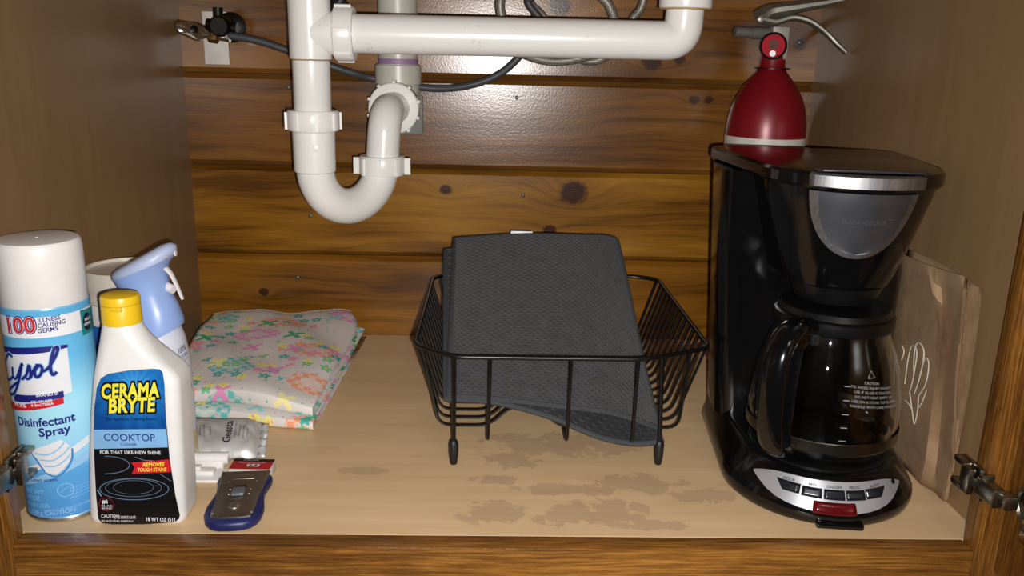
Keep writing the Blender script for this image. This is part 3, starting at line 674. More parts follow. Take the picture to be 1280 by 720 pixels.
# ------------------------------------------------------------------ folded printed cloth
def cloth_print():
    t = NT('floral_cotton'); uv = t.coord('UV')
    ground = lin((226, 220, 214)); col = t.mix(t.noise(uv, 30, 2), ground, lin((212, 204, 200)))
    def cells(scale, off, rnd=.75):
        mp = t.n('ShaderNodeMapping'); t.t.links.new(uv, mp.inputs[0]); mp.inputs['Location'].default_value = off
        v = t.n('ShaderNodeTexVoronoi', voronoi_dimensions='2D'); t.t.links.new(mp.outputs[0], v.inputs['Vector']); v.inputs['Scale'].default_value = scale; v.inputs['Randomness'].default_value = rnd
        sub = t.n('ShaderNodeVectorMath', operation='SUBTRACT'); t.t.links.new(mp.outputs[0], sub.inputs[0]); t.t.links.new(v.outputs['Position'], sub.inputs[1])
        x, y, _ = t.xyz(sub.outputs[0]); r, g, b_ = t.xyz(v.outputs['Color'])
        return x, y, r, g, v.outputs['Distance'], mp.outputs[0]
    def less(a, b_): return t.math('LESS_THAN', a, b_)
    # big gingham ovals
    x, y, r, g, d, co_ = cells(11, (.3, .1, 0), .55)
    e = t.math('ADD', t.math('POWER', t.math('DIVIDE', x, .030), 2), t.math('POWER', t.math('DIVIDE', y, .021), 2))
    m = t.math('MULTIPLY', less(e, 1), less(r, .85))
    ck = t.n('ShaderNodeTexChecker'); ck.inputs['Scale'].default_value = 130; t.t.links.new(co_, ck.inputs[0])
    ov = t.ramp(g, [(0, lin((240, 160, 124))), (.45, lin((110, 190, 186))), (.7, lin((232, 150, 200)))], 'CONSTANT')
    ov = t.mix(t.math('MULTIPLY', ck.outputs[1], .55), ov, ground)
    core = less(e, .22); ov = t.mix(t.math('MULTIPLY', core, .6), ov, ground)
    col = t.mix(m, col, ov)
    # clusters of small flowers
    x, y, r, g, d, co_ = cells(48, (.7, .4, 0), .8)
    ang = t.math('ARCTAN2', y, x); rr = t.math('ADD', .0062, t.math('MULTIPLY', t.math('SINE', t.math('MULTIPLY', ang, 5)), .0016))
    dist = t.math('SQRT', t.math('ADD', t.math('MULTIPLY', x, x), t.math('MULTIPLY', y, y)))
    reg = t.noise(uv, 9, 1)
    m = t.math('MULTIPLY', less(dist, rr), t.math('MULTIPLY', t.math('GREATER_THAN', reg, .49), less(r, .85)))
    fc = t.ramp(g, [(0, lin((244, 232, 130))), (.25, lin((238, 150, 196))), (.5, lin((70, 176, 178))), (.7, lin((248, 168, 128))), (.85, lin((120, 200, 150)))], 'CONSTANT')
    fc = t.mix(less(dist, .0018), fc, lin((250, 190, 90)))
    col = t.mix(m, col, fc)
    # green and pink crossed strokes
    x, y, r, g, d, co_ = cells(15, (.15, .85, 0), .8)
    p_ = t.math('ADD', x, t.math('MULTIPLY', y, .8)); q_ = t.math('SUBTRACT', x, t.math('MULTIPLY', y, 1.1))
    bar = t.math('MINIMUM', t.math('ABSOLUTE', p_), t.math('ABSOLUTE', q_)); ext = t.math('MAXIMUM', t.math('ABSOLUTE', p_), t.math('ABSOLUTE', q_))
    m = t.math('MULTIPLY', t.math('MULTIPLY', less(bar, .0042), less(ext, .019)), less(r, .85))
    xc = t.ramp(g, [(0, lin((70, 176, 128))), (.45, lin((150, 210, 210))), (.7, lin((232, 150, 196))), (.86, lin((238, 230, 160)))], 'CONSTANT')
    col = t.mix(m, col, xc)
    # dots
    x, y, r, g, d, co_ = cells(95, (.5, .2, 0), 1)
    dist = t.math('SQRT', t.math('ADD', t.math('MULTIPLY', x, x), t.math('MULTIPLY', y, y)))
    col = t.mix(t.math('MULTIPLY', less(dist, .0014), less(r, .35)), col, t.ramp(g, [(0, lin((110, 190, 180))), (.5, lin((240, 150, 180)))], 'CONSTANT'))
    t.set(Base_Color=col, Roughness=.85)
    t.bump(t.noise(uv, 900, 2), .15, .0006); return t.m
def nz(x, y, s=0): return sin(x * 23 + s) * cos(y * 19 + s * 1.7) + .5 * sin(x * 51 + y * 37 + s)
prof = []
def arc(y, z, r, a0, a1, k=8):
    for i in range(k + 1):
        a = radians(a0 + (a1 - a0) * i / k); prof.append((y + r * cos(a), z + r * sin(a)))
prof = [(1.0, .0018), (.6, .0018), (.25, .0018)]
arc(.018, .0062, .0044, 270, 90)
for k in range(1, 8): prof.append((.018 + (.965 - .018) * k / 8, .0106 + .0003 * k))
arc(.965, .0166, .0030, -90, 90)
for k in range(7, 0, -1): prof.append((.020 + (.965 - .02) * k / 8, .0180))
arc(.022, .0238, .0060, 270, 90)
for k in range(1, 15): prof.append((.022 + (.985 - .022) * k / 14, .0298))
prof.append((1.0, .029))
NS = 40
tw = thing('folded_cloth', (-.285, .33, 0), 'folded white cotton cloth with pastel flower print', 'cloth')
vs, fs, uvs = [], [], []
arcl = [0]
for a, c in zip(prof, prof[1:]): arcl.append(arcl[-1] + sqrt(((a[0] - c[0]) * .29) ** 2 + (a[1] - c[1]) ** 2))
for i, (t_, z) in enumerate(prof):
    hi = z > .014
    for j in range(NS + 1):
        s = j / NS
        yf = .232 - .042 * s; yb = .470 + .026 * s
        yy = yf + (yb - yf) * t_
        xL = -.372 - .018 * t_ + (.012 if hi else -.004); xR = -.1935 + .014 * t_
        if hi and t_ > .75: xR -= .02 * ((t_ - .75) / .25) ** 2
        xx = xL + (xR - xL) * s
        k = max(0., min(1., (z - .004) / .024))
        wob = .0032 * nz(xx, yy, 1) * k + .0018 * nz(xx * 2, yy * 2, 4) * k
        wob += k * .006 * sin(pi * s) * sin(pi * min(max(t_, 0), 1)) - k * .004 * s * (1 - t_)
        edge = max(0, (s - .85) / .15) ** 2 * k * (.006 if t_ > .1 else .002)
        zz = max(.0016, z * (1.12 + .28 * max(0, t_)) + wob - edge)
        vs.append(Vector((xx, yy + .0015 * sin(xx * 60) * (1 if t_ < .05 else 0), zz))); uvs.append((s * .19 + .1 * t_ * 0, arcl[i]))
for i in range(len(prof) - 1):
    for j in range(NS):
        a = i * (NS + 1) + j; fs.append((a, a + 1, a + NS + 2, a + NS + 1))
b = MB(); b.add(vs, fs); clo = b.build('cloth_layers', cloth_print(), tw, smooth=70, uv=uvs)
md = clo.modifiers.new('thickness', 'SOLIDIFY'); md.thickness = .0011; md.offset = 0
# hem along the upper edge
he = [vs[(len(prof) - 1) * (NS + 1) + j] for j in range(NS + 1)]
b = MB(); b.tube(he, .0011, 6); b.build('hem', plain('white_thread', (222, 214, 210), .8), tw)

# ------------------------------------------------------------------ foil pouch
PH = .0105
po = thing('foil_pouch', (-.272, .155, 0), 'crumpled silver foil pouch with black lettering in front of the printed cloth', 'pouch')
foil = plain('silver_foil', (206, 204, 202), .4, .45, .06, 40, .1)
dirx = Vector((.995, .02, 0)).normalized(); diry = Vector((-.30, .95, 0)).normalized(); pc = Vector((-.2745, .150, 0))
rowsT, rowsB = [], []
def pouch_h(u, v): return PH * (max(0, 1 - abs(u) ** 6)) * (max(0, 1 - abs(v) ** 4)) ** .6
def pouch_pt(u, v, top=True):
    h = pouch_h(u, v); cr = .0008 * (sin(u * 13 + v * 4.3 + 2 * sin(v * 3)) + sin(v * 6.1 - u * 8 + 1.5 * sin(u * 5))) * (.35 + .65 * abs(u))
    q = pc + dirx * (u * .038 + (.004 * v * (1 if u > 0 else 0))) + diry * (v * .0255)
    return Vector((q.x, q.y, max(.0006, .0042 + h + cr + (v + 1) * .0075) if top else max(.0, .0038 - h * .28 - abs(cr) * .2 - .0012 + max(0, v) * .008)))
for i in range(33):
    v = -1 + 2 * i / 32
    rowsT.append([pouch_pt(-1 + 2 * j / 44, v) for j in range(45)]); rowsB.append([pouch_pt(-1 + 2 * j / 44, v, False) for j in range(45)])
b = MB(); b.grid(rowsT); b.grid([list(reversed(r)) for r in rowsB]); pb = b.build('pouch_body', foil, po, smooth=25)
b = MB(); sr = []
for i in range(17):
    v = -1 + 2 * i / 16; p1 = pouch_pt(1, v); zz = .0045 + .0022 * sin(i * 1.9) + (v + 1) * .0075
    sr.append([p1, p1 + dirx * .004 + Vector((0, 0, zz - p1.z)), p1 + dirx * .0075 + Vector((0, 0, zz - p1.z + .001 * sin(i * 2.7)))])
b.grid(sr); s_ = b.build('crimped_seal', foil, po, smooth=25); md = s_.modifiers.new('thickness', 'SOLIDIFY'); md.thickness = .0006
def pof(u, v, lift=0): q = pouch_pt(u / .038, v / .0255); return q + Vector((0, -.0002, .0006 + lift))
ink = plain('black_ink', (20, 20, 22), .5)
def vtext(b, s, size, uu, vv, off=0):
    vs_, fs_ = text2d(s, size, 0, off * size, 'CENTER'); b.add([pof(uu - y, vv + x * .9, .0002) for x, y in vs_], fs_)
b = MB(); vtext(b, 'Geesta', .0112, .0085, -.003, .015); b.build('lettering', ink, pb)
b = MB()
for uu, s_, sz in ((-.031, 'BEFORE INSTALLATION', .0030), (-.0265, 'SOAK IN WATER', .0034), (-.0225, 'REPLACE FILTER', .0030), (-.019, 'READ CAREFULLY', .0030), (-.015, 'DISCARD WATER', .0032), (-.009, 'FOR BEST USE', .0030), (.0155, 'INSTALLATION STEPS', .0032), (.0195, 'RINSE UNDER TAP', .0030), (.0235, 'KEEP IN DRY PLACE', .0030), (.027, 'WATER FILTER', .0026)): vtext(b, s_, sz * .75, uu, -.002)
b.build('lettering', ink, pb)['kind'] = 'stuff'

# ------------------------------------------------------------------ white plastic clip
cl = thing('plastic_clip', (-.268, .10, 0), 'small white plastic clip lying between foil pouch and cleaner bottle', 'clip')
b = MB(); b.box((-.290, .0835, 0), (-.2485, .107, .003), .001); b.build('clip_base', whitep, cl)
b = MB(); b.tube([(-.296, .1135, .0095), (-.2560, .1150, .0095)], .0058, 18); b.box((-.294, .1085, .001), (-.260, .1185, .0085), .001); b.build('roller', whitep, cl)
b = MB(); b.box((-.292, .0915, .003), (-.264, .1010, .0075), .001); b.box((-.291, .093, .0075), (-.276, .0995, .011), .001); b.build('tab', whitep, cl)

# ------------------------------------------------------------------ blade box
bb_ = thing('blade_box', (-.2305, .099, 0), 'small red and white cardboard blade box behind the scraper', 'box', radians(-1))
card = plain('white_card', (214, 208, 204), .55)
b = MB(); b.box((-.0190, -.0085, .0002), (.0190, .0115, .0105), .0005); b.build('carton', card, bb_, local=True)
b = MB(); b.box((-.0186, -.0080, .0105), (.0186, .0112, .0108)); rt_ = b.build('red_top', plain('red_card', (176, 34, 40), .45), bb_, local=True, smooth=0)
b = MB(); b.box((-.0186, .0068, .0108), (.0186, .0113, .0110)); b.build('black_strip', blackp, bb_, local=True, smooth=0)
def bxf(u, v, lift=0): return Vector((u, v, .0111 + lift))
b = MB(); put_text(b, 'SINGLE EDGE', .0024, bxf, (-.003, .0092)); put_text(b, 'RAZOR BLADES FOR SCRAPERS', .0018, bxf, (-.001, .0052)); put_text(b, 'SHARP EDGES - HANDLE WITH CARE', .0014, bxf, (0, .0030)); put_rows(b, [(.0012, -.004, .0075), (-.0035, -.004, .0075)], bxf, 0, 2); b.build('lettering', card, rt_, local=True, smooth=0)
b = MB(); put_rows(b, [(.0002, -.002, .0003), (-.0022, -.002, .0003)], bxf, .0001, 2); put_rows(b, [(.0002, .003, .0055), (-.0022, .003, .0055)], bxf, .0001, 2); b.build('printed_mark', blackp, rt_, local=True, smooth=0)

# ------------------------------------------------------------------ blade scraper
sc = thing('blade_scraper', (-.2275, .0455, 0), 'navy blue blade scraper with shiny metal plate lying at the shelf edge', 'scraper', radians(6)); sc.scale = (1, 1, .68)
HW = [(-.0455, .001), (-.0448, .010), (-.042, .0165), (-.036, .0212), (-.028, .0235), (-.018, .0240), (-.008, .0226), (.002, .0210), (.012, .0206), (.022, .0222), (.030, .0240), (.036, .0236), (.0395, .0215), (.0405, .0190)]
def outline(k, z, dy=0):
    r = [Vector((w_ * k, y * (k * .5 + .5) + dy, z)) for y, w_ in HW]; return r + [Vector((-q.x, q.y, q.z)) for q in reversed(r)]
b = MB(); b.loft([outline(.86, 0), outline(.97, .0018), outline(1.0, .005), outline(1.0, .0095), outline(.96, .0125), outline(.84, .0142)]); b.build('handle', plain('navy_rubber', (26, 32, 82), .45, 0, .04), sc, local=True, smooth=50)
PLT = [(-.0385, .0095), (-.0372, .0160), (-.031, .0172), (.000, .0178), (.030, .0205), (.0405, .0212)]
def pout(k, z): r = [Vector((w_ * k, y, z + max(0, (y + .0)) * .02)) for y, w_ in PLT]; return r + [Vector((-q.x, q.y, q.z)) for q in reversed(r)]
smet = plain('polished_steel', (176, 172, 160), .38, 1.0, .1, 50, .08)
b = MB(); b.loft([pout(1.0, .0125), pout(1.0, .0152), pout(.95, .0160)]); mp_ = b.build('metal_plate', smet, sc, local=True)
for s in (-1, 1):
    b = MB(); b.tube([(s * .0156, -.032, .0158), (s * .0170, 0, .0160), (s * .0202, .0400, .0166)], .0010, 8); b.build('plate_rail', smet, mp_, local=True)
b = MB(); b.box((-.0052, -.006, .0152), (.0048, .0185, .0163), .0003); b.build('slot', darkm, mp_, local=True)
b = MB(); b.box((-.0058, -.0050, .0160), (.0052, .0075, .0205), .0014); b.build('slider', plain('grey_slider_plastic', (96, 100, 108), .4), sc, local=True)
b = MB(); b.lathe((0, -.0205, .0150), [(.0055, 0), (.0050, .0022), (.003, .0035), (.0001, .0038)], 20); b.build('rivet', smet, mp_, local=True)
for x, y in ((-.012, .022), (.012, .022), (-.0085, .008), (.0085, .008), (-.0085, .0), (.0085, .0)):
    b = MB(); b.lathe((x, y, .0155), [(.0013, 0), (.0009, .0012)], 8); b.build('dimple', smet, mp_, local=True)
b = MB(); b.box((-.010, .026, .0155), (.009, .034, .0168), .0003); b.build('raised_mark', smet, mp_, local=True)
b = MB(); b.box((-.0185, .0390, .0095), (.0185, .0440, .0105)); b.build('blade', smet, sc, local=True, smooth=0)

# ------------------------------------------------------------------ wire dish rack
blk = plain('black_wire_coating', (9, 9, 10), .34, 0, .1)
rk = thing('dish_rack', (.06, .278, 0), 'black wire dish rack in the middle of the cabinet floor', 'dish rack')
yF, yB, zR = .1265, .432, .1100
rim = [(-.0465, yF, zR), (.134, yF, zR), (.2055, .163, zR), (.2045, .420, zR), (.180, yB + .004, zR), (-.055, yB + .004, zR), (-.0825, .415, zR), (-.0845, .160, zR)]
def rounded(pts, r):
    n = len(pts); out = []
    for i in range(n):
        f = fillet([pts[i - 1], pts[i], pts[(i + 1) % n]], r, 4)[1:-1]; out += f
    return out
b = MB(); b.tube(rounded(rim, .012), .0023, 10, closed=True); b.build('rim', blk, rk)
def rimx(y, s):
    if s < 0: return -.0845 if .16 <= y <= .415 else (-.0845 + (.16 - y) * 1.1 if y < .16 else -.0825 + (y - .415) * 1.3)
    return .2050 if .163 <= y <= .42 else (.2050 - (.163 - y) * 1.9 if y < .163 else .2045 - (y - .42) * 1.5)
NW = 15
for i in range(NW):
    y = .1520 + (.421 - .1520) * i / (NW - 1)
    pts = [(rimx(y, -1), y, zR), (-.0625, y, .034), (-.0105, y, .029), (.010, y, .050), (.040, y, .050), (.0575, y, .029), (.178, y, .029), (rimx(y, 1), y, zR)]
    pts[1] = (-.0600, y, .029)
    b = MB(); b.tube(fillet(pts, .012, 4), .0016, 6); b.build('wire', blk, rk)
for px in (612, 712, 795):
    x = P(px, 500, yF).x
    b = MB(); b.tube(fillet([(x, yF, zR), (x - .001, yF, 0.0245), (x - .001, yB, 0.0245), (x, yB + .003, zR)], .008, 4), .0018, 8); b.build('cross_wire', blk, rk)
for x, y in ((-.0445, yF), (.1555, yF + .004), (-.0445, yB), (.1555, yB)):
    xt = x if x < 0 else (x - .002)
    yt = y + (.006 if (x > 0 and y < .2) else 0) + (.003 if y > .3 else 0)
    b = MB(); b.tube([(xt, yt, zR), (x, y, .024)], .0022, 8); lg = b.build('leg', blk, rk)
    b = MB(); b.lathe((x, y, 0), [(.0028, 0), (.0036, .001), (.0048, .012), (.0048, .021), (.0036, .025), (.0022, .026)], 14); b.build('rubber_foot', plain('black_rubber_foot', (18, 18, 19), .5), lg)

# ------------------------------------------------------------------ folded grey drying mat
mt = thing('drying_mat', (.05, .26, .055), 'folded dark grey drying mat leaning inside the wire rack', 'mat')
def mat_fabric(name, c0, c1, dots, scale=150):
    t = NT(name); uv = t.coord('UV'); mp = t.n('ShaderNodeMapping'); t.t.links.new(uv, mp.inputs[0]); mp.inputs['Rotation'].default_value = (0, 0, radians(45))
    v = t.voro(mp.outputs[0], scale, .0)[0]
    k = t.n('ShaderNodeMapRange', i_0=v, i_1=.20, i_2=.34).outputs[0]
    n = t.noise(uv, 60, 4, .7)
    colr = t.ramp(n, [(.3, lin(c0)), (.7, lin(c1))])
    t.set(Base_Color=t.mix(t.math('MULTIPLY', t.math('SUBTRACT', 1, k), dots), colr, lin((16, 17, 19))), Roughness=.92, Sheen_Weight=.25)
    t.bump(t.math('ADD', k, t.math('MULTIPLY', t.noise(uv, 700, 2), .6)), .5, .0012); return t.m
gm = mat_fabric('grey_microfibre', (50, 50, 52), (68, 68, 70), .55, 190)
mesh_m = mat_fabric('black_mesh_fabric', (16, 17, 20), (34, 35, 40), .9, 110)
bind = plain('grey_binding', (56, 59, 62), .8, 0, .12, 400, .2)
def layer(bot, top, dz, name, mtop, mbot, bulge=0, th=.0048, nS=30, nT=26, lower=None):
    botc = cat([Vector(p) for p in bot], 10); topc = cat([Vector(p) for p in top], 10)
    def smp(c, s):
        f = s * (len(c) - 1); i = min(int(f), len(c) - 2); return c[i].lerp(c[i + 1], f - i)
    up, dn, uvs = [], [], []
    for i in range(nT + 1):
        t_ = i / nT; ru, rd = [], []
        for j in range(nS + 1):
            s = j / nS; p0, p1 = smp(botc, s), smp(topc, s)
            p = p0.lerp(p1, t_); p.z += bulge * sin(pi * t_) * (1 - .3 * s) + dz + .0015 * sin(s * 9 + t_ * 5)
            p.z += -.010 * (s ** 3) * ((1 - t_) ** 2) * t_ * 4
            n_ = Vector((0, -.42, .9)); ru.append(p + n_ * th * .5); rd.append(p - n_ * th * .5); uvs.append((s * .22, t_ * .28))
        up.append(ru); dn.append(rd)
    b = MB(); b.grid(up); o1 = b.build(name, mtop, mt, smooth=60, uv=uvs)
    b = MB(); b.grid(dn); b.build(name + '_underside', mbot, o1, root=mt, smooth=60, uv=uvs)
    mid = [[(a + c) / 2 for a, c in zip(r1, r2)] for r1, r2 in zip(up, dn)]
    loop = mid[0] + [r[-1] for r in mid[1:]] + list(reversed(mid[-1][:-1])) + [r[0] for r in reversed(mid[1:-1])]
    b = MB(); b.tube(loop, th * .62, 8, closed=True); b.build('binding', bind, o1, root=mt)
    return o1
def PP(px, py, Y): return P(px, py, Y)
layer([PP(561, 496, .142), PP(620, 500, .142), PP(690, 505, .142), PP(760, 516, .144), PP(824, 537, .146)],
      [PP(569, 298, .372), PP(640, 296, .372), PP(710, 295, .372), PP(752, 295, .372), PP(771, 302, .366)], 0, 'front_layer', gm, mesh_m, .004)
layer([PP(557, 499, .142), PP(620, 505, .141), PP(690, 521, .138), PP(750, 545, .133), PP(795, 556, .1315), PP(827, 553, .1315)],
      [PP(557, 312, .372), PP(630, 309, .372), PP(700, 308, .372), PP(745, 308, .372), PP(764, 314, .366)], 0, 'back_layer', mesh_m, gm, -.002)
a = PP(652, 293, .374)
b = MB(); b.box((a.x - .013, a.y - .001, a.z - .003), (a.x + .013, a.y + .001, a.z + .004), .0004); b.build('care_tag', whp, mt)

# ------------------------------------------------------------------ fire extinguisher
EX, EY = .3235, .425
fe = thing('fire_extinguisher', (EX, EY, 0), 'red fire extinguisher with grey lever handle behind the coffee maker', 'fire extinguisher')
red = plain('red_paint', (118, 12, 22), .34, .1, .08, 30)
alu = plain('cast_aluminium', (150, 146, 136), .45, .8, .1, 120, .1)
b = MB(); b.lathe((EX, EY, 0), [(.040, .004), (.045, 0), (.0478, .004), (.048, .012), (.048, .298), (.0470, .312), (.0440, .327), (.0390, .341), (.0315, .354), (.0235, .364), (.0175, .371), (.0150, .378), (.0142, .390), (.0120, .392)], 56); eb = b.build('cylinder', red, fe)
b = MB(); b.lathe((EX, EY, 0), [(.0482, .140), (.0484, .141), (.0484, .2935), (.0482, .2945)], 56, cap=False); b.build('paper_label', plain('aged_white_label', (196, 190, 180), .5), eb)
b = MB(); b.lathe((EX, EY, 0), [(.014, .3735), (.021, .374), (.021, .3752), (.014, .3757)], 32); b.build('neck_ring', darkm, fe)
b = MB(); b.box((EX - .007, EY - .012, .385), (EX + .0135, EY + .012, .423), .002); b.lathe((EX, EY, 0), [(.013, .385), (.013, .400)], 24); b.build('valve_block', plain('light_grey_metal', (176, 172, 160), .45, .5), fe)
g = Vector((EX - .005, EY - .0125, .4005)); gd = (CAM - g); gd.z *= .3; gd.normalize()
b = MB(); b.lathe(g, [(.0145, -.002), (.0158, 0), (.0158, .006), (.0138, .0072), (.0130, .005)], 36, gd); gg = b.build('gauge', darkm, fe)
b = MB(); b.lathe(g + gd * .0052, [(.0132, 0), (.0132, .0006)], 32, gd); b.build('gauge_face', plain('red_gauge', (170, 40, 52), .8, Specular_IOR_Level=.1), gg)
b = MB(); b.lathe(g + gd * .006 + Vector((0, 0, .002)), [(.0058, 0), (.0058, .0004)], 20, gd); b.build('gauge_dial', plain('grey_dial', (104, 70, 64), .8, Specular_IOR_Level=.1), gg)
b = MB(); b.lathe(g + gd * .006 - Vector((0, 0, .0085)), [(.0036, 0), (.0036, .0004)], 12, gd); b.build('gauge_mark', whp, gg)
b = MB(); b.tube([(EX - .004, EY, .4145), (EX - .030, EY - .002, .4150)], .0072, 16); b.tube([(EX - .028, EY - .002, .4150), (EX - .050, EY - .004, .4158)], .0060, 16); b.build('nozzle', plain('grey_nozzle_plastic', (92, 90, 84), .5), fe)
lo = cat([P(950, 24, EY - .004), P(968, 27, EY - .004), P(990, 22, EY - .006), P(1012, 27, EY - .010), P(1034, 43, EY - .014), P(1048, 57, EY - .018), P(1057, 66, EY - .020)], 6)
b = MB(); b.tube(lo, [.0068 - .0030 * i / (len(lo) - 1) for i in range(len(lo))], 10, flat=(.75, 2.0), up=(0, 0, 1)); b.build('carry_handle', alu, fe)
up_ = cat([P(950, 22, EY), P(962, 15, EY), P(985, 11, EY - .004), P(1010, 7, EY - .008), P(1035, 3, EY - .012), P(1056, -1, EY - .016)], 6)
b = MB(); b.tube(up_, [.0112 - .0074 * i / (len(up_) - 1) for i in range(len(up_))], 10, flat=(.95, 1.5), up=(0, 0, 1)); b.build('squeeze_lever', alu, fe)
p = P(951, 24, EY - .010); b = MB(); b.lathe(p, [(.0046, -.004), (.0046, .003), (.003, .004)], 14, (0, -1, 0)); b.build('hinge_pin', alu, fe)

# ------------------------------------------------------------------ coffee maker
KX, KY, KR = .2965, .1000, radians(-6)
cm = thing('coffee_maker', (KX, KY, 0), 'black drip coffee maker with steel front at the right of the cabinet', 'coffee maker', KR)
gl = plain('black_gloss_plastic', (9, 9, 10), .14, 0, .1)
sat = plain('black_satin_plastic', (11, 11, 12), .35, 0, .1)
stl = NT('brushed_steel'); c = stl.coord(); x, y, z = stl.xyz(c)
n = stl.noise(stl.comb(stl.math('MULTIPLY', x, 600), stl.math('MULTIPLY', y, 600), stl.math('MULTIPLY', z, 12)), 1, 2)
stl = stl.set(Base_Color=stl.ramp(n, [(.3, lin((150, 150, 152))), (.7, lin((182, 182, 184)))]), Roughness=.42, Metallic=1.0)
def horseshoe(R_, yb, z, wb=None, n=24, rc=.014, cy=0, wl=0):
    """front half circle of radius R_ about (0, cy), straight sides back to yb with rounded rear corners"""
    wb = wb or R_; o = []
    for i in range(n + 1):
        a = pi + pi * i / n; o.append(Vector((R_ * cos(a), cy + R_ * sin(a), z)))
    for i in range(7):
        a = radians(90 * i / 6); o.append(Vector((wb - rc + rc * cos(a), yb - rc + rc * sin(a), z)))
    for i in range(7):
        a = radians(90 + 90 * i / 6); o.append(Vector((-wb - wl + rc + rc * cos(a), yb - rc + rc * sin(a), z)))
    return o
YBK = .140
BP = [(.0, .0815), (.003, .0850), (.009, .0868), (.014, .0862), (.022, .0815), (.0365, .0715), (.0395, .0685), (.0405, .0640)]
b = MB(); b.loft([horseshoe(r, YBK, z, max(r, .083)) for z, r in BP]); b.box((-.018, -.0885, 0), (.022, -.070, .006), .002); b.build('base', gl, cm, local=True, smooth=35)
b = MB(); b.lathe((0, 0, .0405), [(.062, 0), (.062, .0016), (.058, .0022), (.054, .001), (.0001, .001)], 48); b.build('warming_plate', sat, cm, local=True)
b = MB()
b.loft([rrect(-.084, .082, .058, YBK, .036, .018), rrect(-.088, .082, .060, YBK, .12, .018), rrect(-.0935, .0825, .062, YBK, .20, .018), rrect(-.0985, .083, .05, YBK, .285, .018)]); b.build('water_tank', gl, cm, local=True)
HP = [(.1955, .042, .0), (.197, .045, .0), (.205, .049, .0), (.225, .0560, .0), (.25, .0630, .0), (.276, .0705, .0), (.2850, .0725, 0)]
b = MB(); b.loft([horseshoe(r, .10, z, max(r, .05), rc=.01, cy=.012) for z, r, _ in HP]); b.build('brew_head', gl, cm, local=True, smooth=35)
b = MB(); b.lathe((0, .004, 0), [(.020, .178), (.034, .182), (.038, .190), (.040, .197)], 36); b.build('basket_outlet', sat, cm, local=True)
b = MB(); b.loft([horseshoe(r, YBK + .002, z, r + .0070, cy=.012, wl=.016) for z, r in ((.2850, .0725), (.2858, .0755), (.2885, .0775), (.2965, .0775), (.2988, .0755), (.2993, .0715))]); b.build('top_lid', gl, cm, local=True, smooth=35)
def headf(a, z, lift=0):
    r = None
    for (z0, r0, _), (z1, r1, _) in zip(HP, HP[1:]):
        if z0 <= z <= z1: r = r0 + (r1 - r0) * (z - z0) / (z1 - z0)
    r = (r if r else .0745) + lift
    return Vector((r * sin(a - .05), .012 - r * cos(a - .05), z))
# steel shield: wide at the top, round at the foot
def shield(k, lift, z0=.2275, z1=.2835, n=16, m=18):
    rows = []
    for i in range(m + 1):
        t_ = (i / m) ** 2; z = z0 + (z1 - z0) * t_; wd = .62 * k * (1 - (1 - t_) ** 2.8) ** .5 + .002
        rows.append([headf(-wd + 2 * wd * j / n, z, lift(t_, -1 + 2 * j / n)) for j in range(n + 1)])
    return rows
b = MB(); b.grid(shield(1, lambda t_, s: .0012)); sh = b.build('steel_shield', stl, cm, local=True)
b = MB(); b.grid(shield(.82, lambda t_, s: .0022 - .0008 * (1 - s * s), .2312, .2835)); b.build('inner_panel', plain('satin_steel_panel', (118, 121, 128), .42, .95, .08, 30), sh, local=True)
b = MB(); b.box((0, 0, 0), (1e-4, 1e-4, 1e-4)); b = MB()
def ht(u, v, lift=0): return headf(u / .075, v, .0030 + lift)
put_text(b, 'BLACK+DECKER', .0056, ht, (.0015, .2600), sx=.95); put_line(b, [(-.022, .2630), (.027, .2630)], .0003, ht); put_line(b, [(-.022, .2570), (.027, .2570)], .0003, ht); b.build('lettering', plain('etched_grey', (92, 94, 100), .5, .6), sh, local=True)
# steel bar along the lid front
def lidf(a, z, lift=0): r = .0778 + lift; return Vector((r * sin(a - .05), .012 - r * cos(a - .05), z))
rows = []
for zz, li in ((.2880, .0000), (.2882, .0018), (.2972, .0020), (.2984, .0008), (.2992, -.004)):
    rows.append([lidf(-.60 + 1.20 * j / 20, zz, li) for j in range(21)])
b = MB(); b.grid(rows); br = b.build('steel_bar', stl, cm, local=True); md = br.modifiers.new('thickness', 'SOLIDIFY'); md.thickness = .001
rows = []
for k in range(8):
    t_ = k / 7; hw = .0436 * (1 - t_ * t_) ** .5 + 1e-4
    yy = -.0545 + .045 * t_
    rows.append([Vector((hw * (-1 + 2 * j / 16), yy + (.0045 if k == 0 else 0) * 0 - .006 * (1 - (-1 + 2 * j / 16) ** 2) * (1 - t_), .2995 + .0030 * (1 - t_ * t_ * .8) * (1 - .2 * (-1 + 2 * j / 16) ** 2))) for j in range(17)])
b = MB(); b.grid(rows); hc = b.build('basket_lid', plain('dark_grey_gloss', (44, 42, 42), .25), cm, local=True); md = hc.modifiers.new('thickness', 'SOLIDIFY'); md.thickness = .002; md.offset = -1
# control panel on the sloping front of the base
def basef(a, t_, lift=0):
    """a: angle from the front, t_: 0 low edge .. 1 top edge of the slope"""
    z0, r0, z1, r1 = .0140, .0862, .0365, .0715
    z = z0 + (z1 - z0) * t_; r = r0 + (r1 - r0) * t_
    nx = .0225 / .0269; nz_ = .0147 / .0269
    r += lift * nx; a -= .045; return Vector((r * sin(a), -r * cos(a), z + lift * nz_))
rows = []
for i in range(17):
    a_ = -.95 + 1.90 * i / 16; s = a_ / .95
    lo_ = .0 + .86 * abs(s) ** 2.6 * .62; hi_ = 1.0 - .22 * abs(s) ** 8
    c_ = (lo_ + hi_) / 2; hh = (hi_ - lo_) / 2 * (1 - abs(s) ** 6 * .75)
    rows.append([basef(a_, c_ - hh + 2 * hh * j / 6, .0006) for j in range(7)])
b = MB(); b.grid(rows); cpn = b.build('control_panel', plain('silver_panel', (168, 168, 172), .35, .45, .03), cm, local=True)
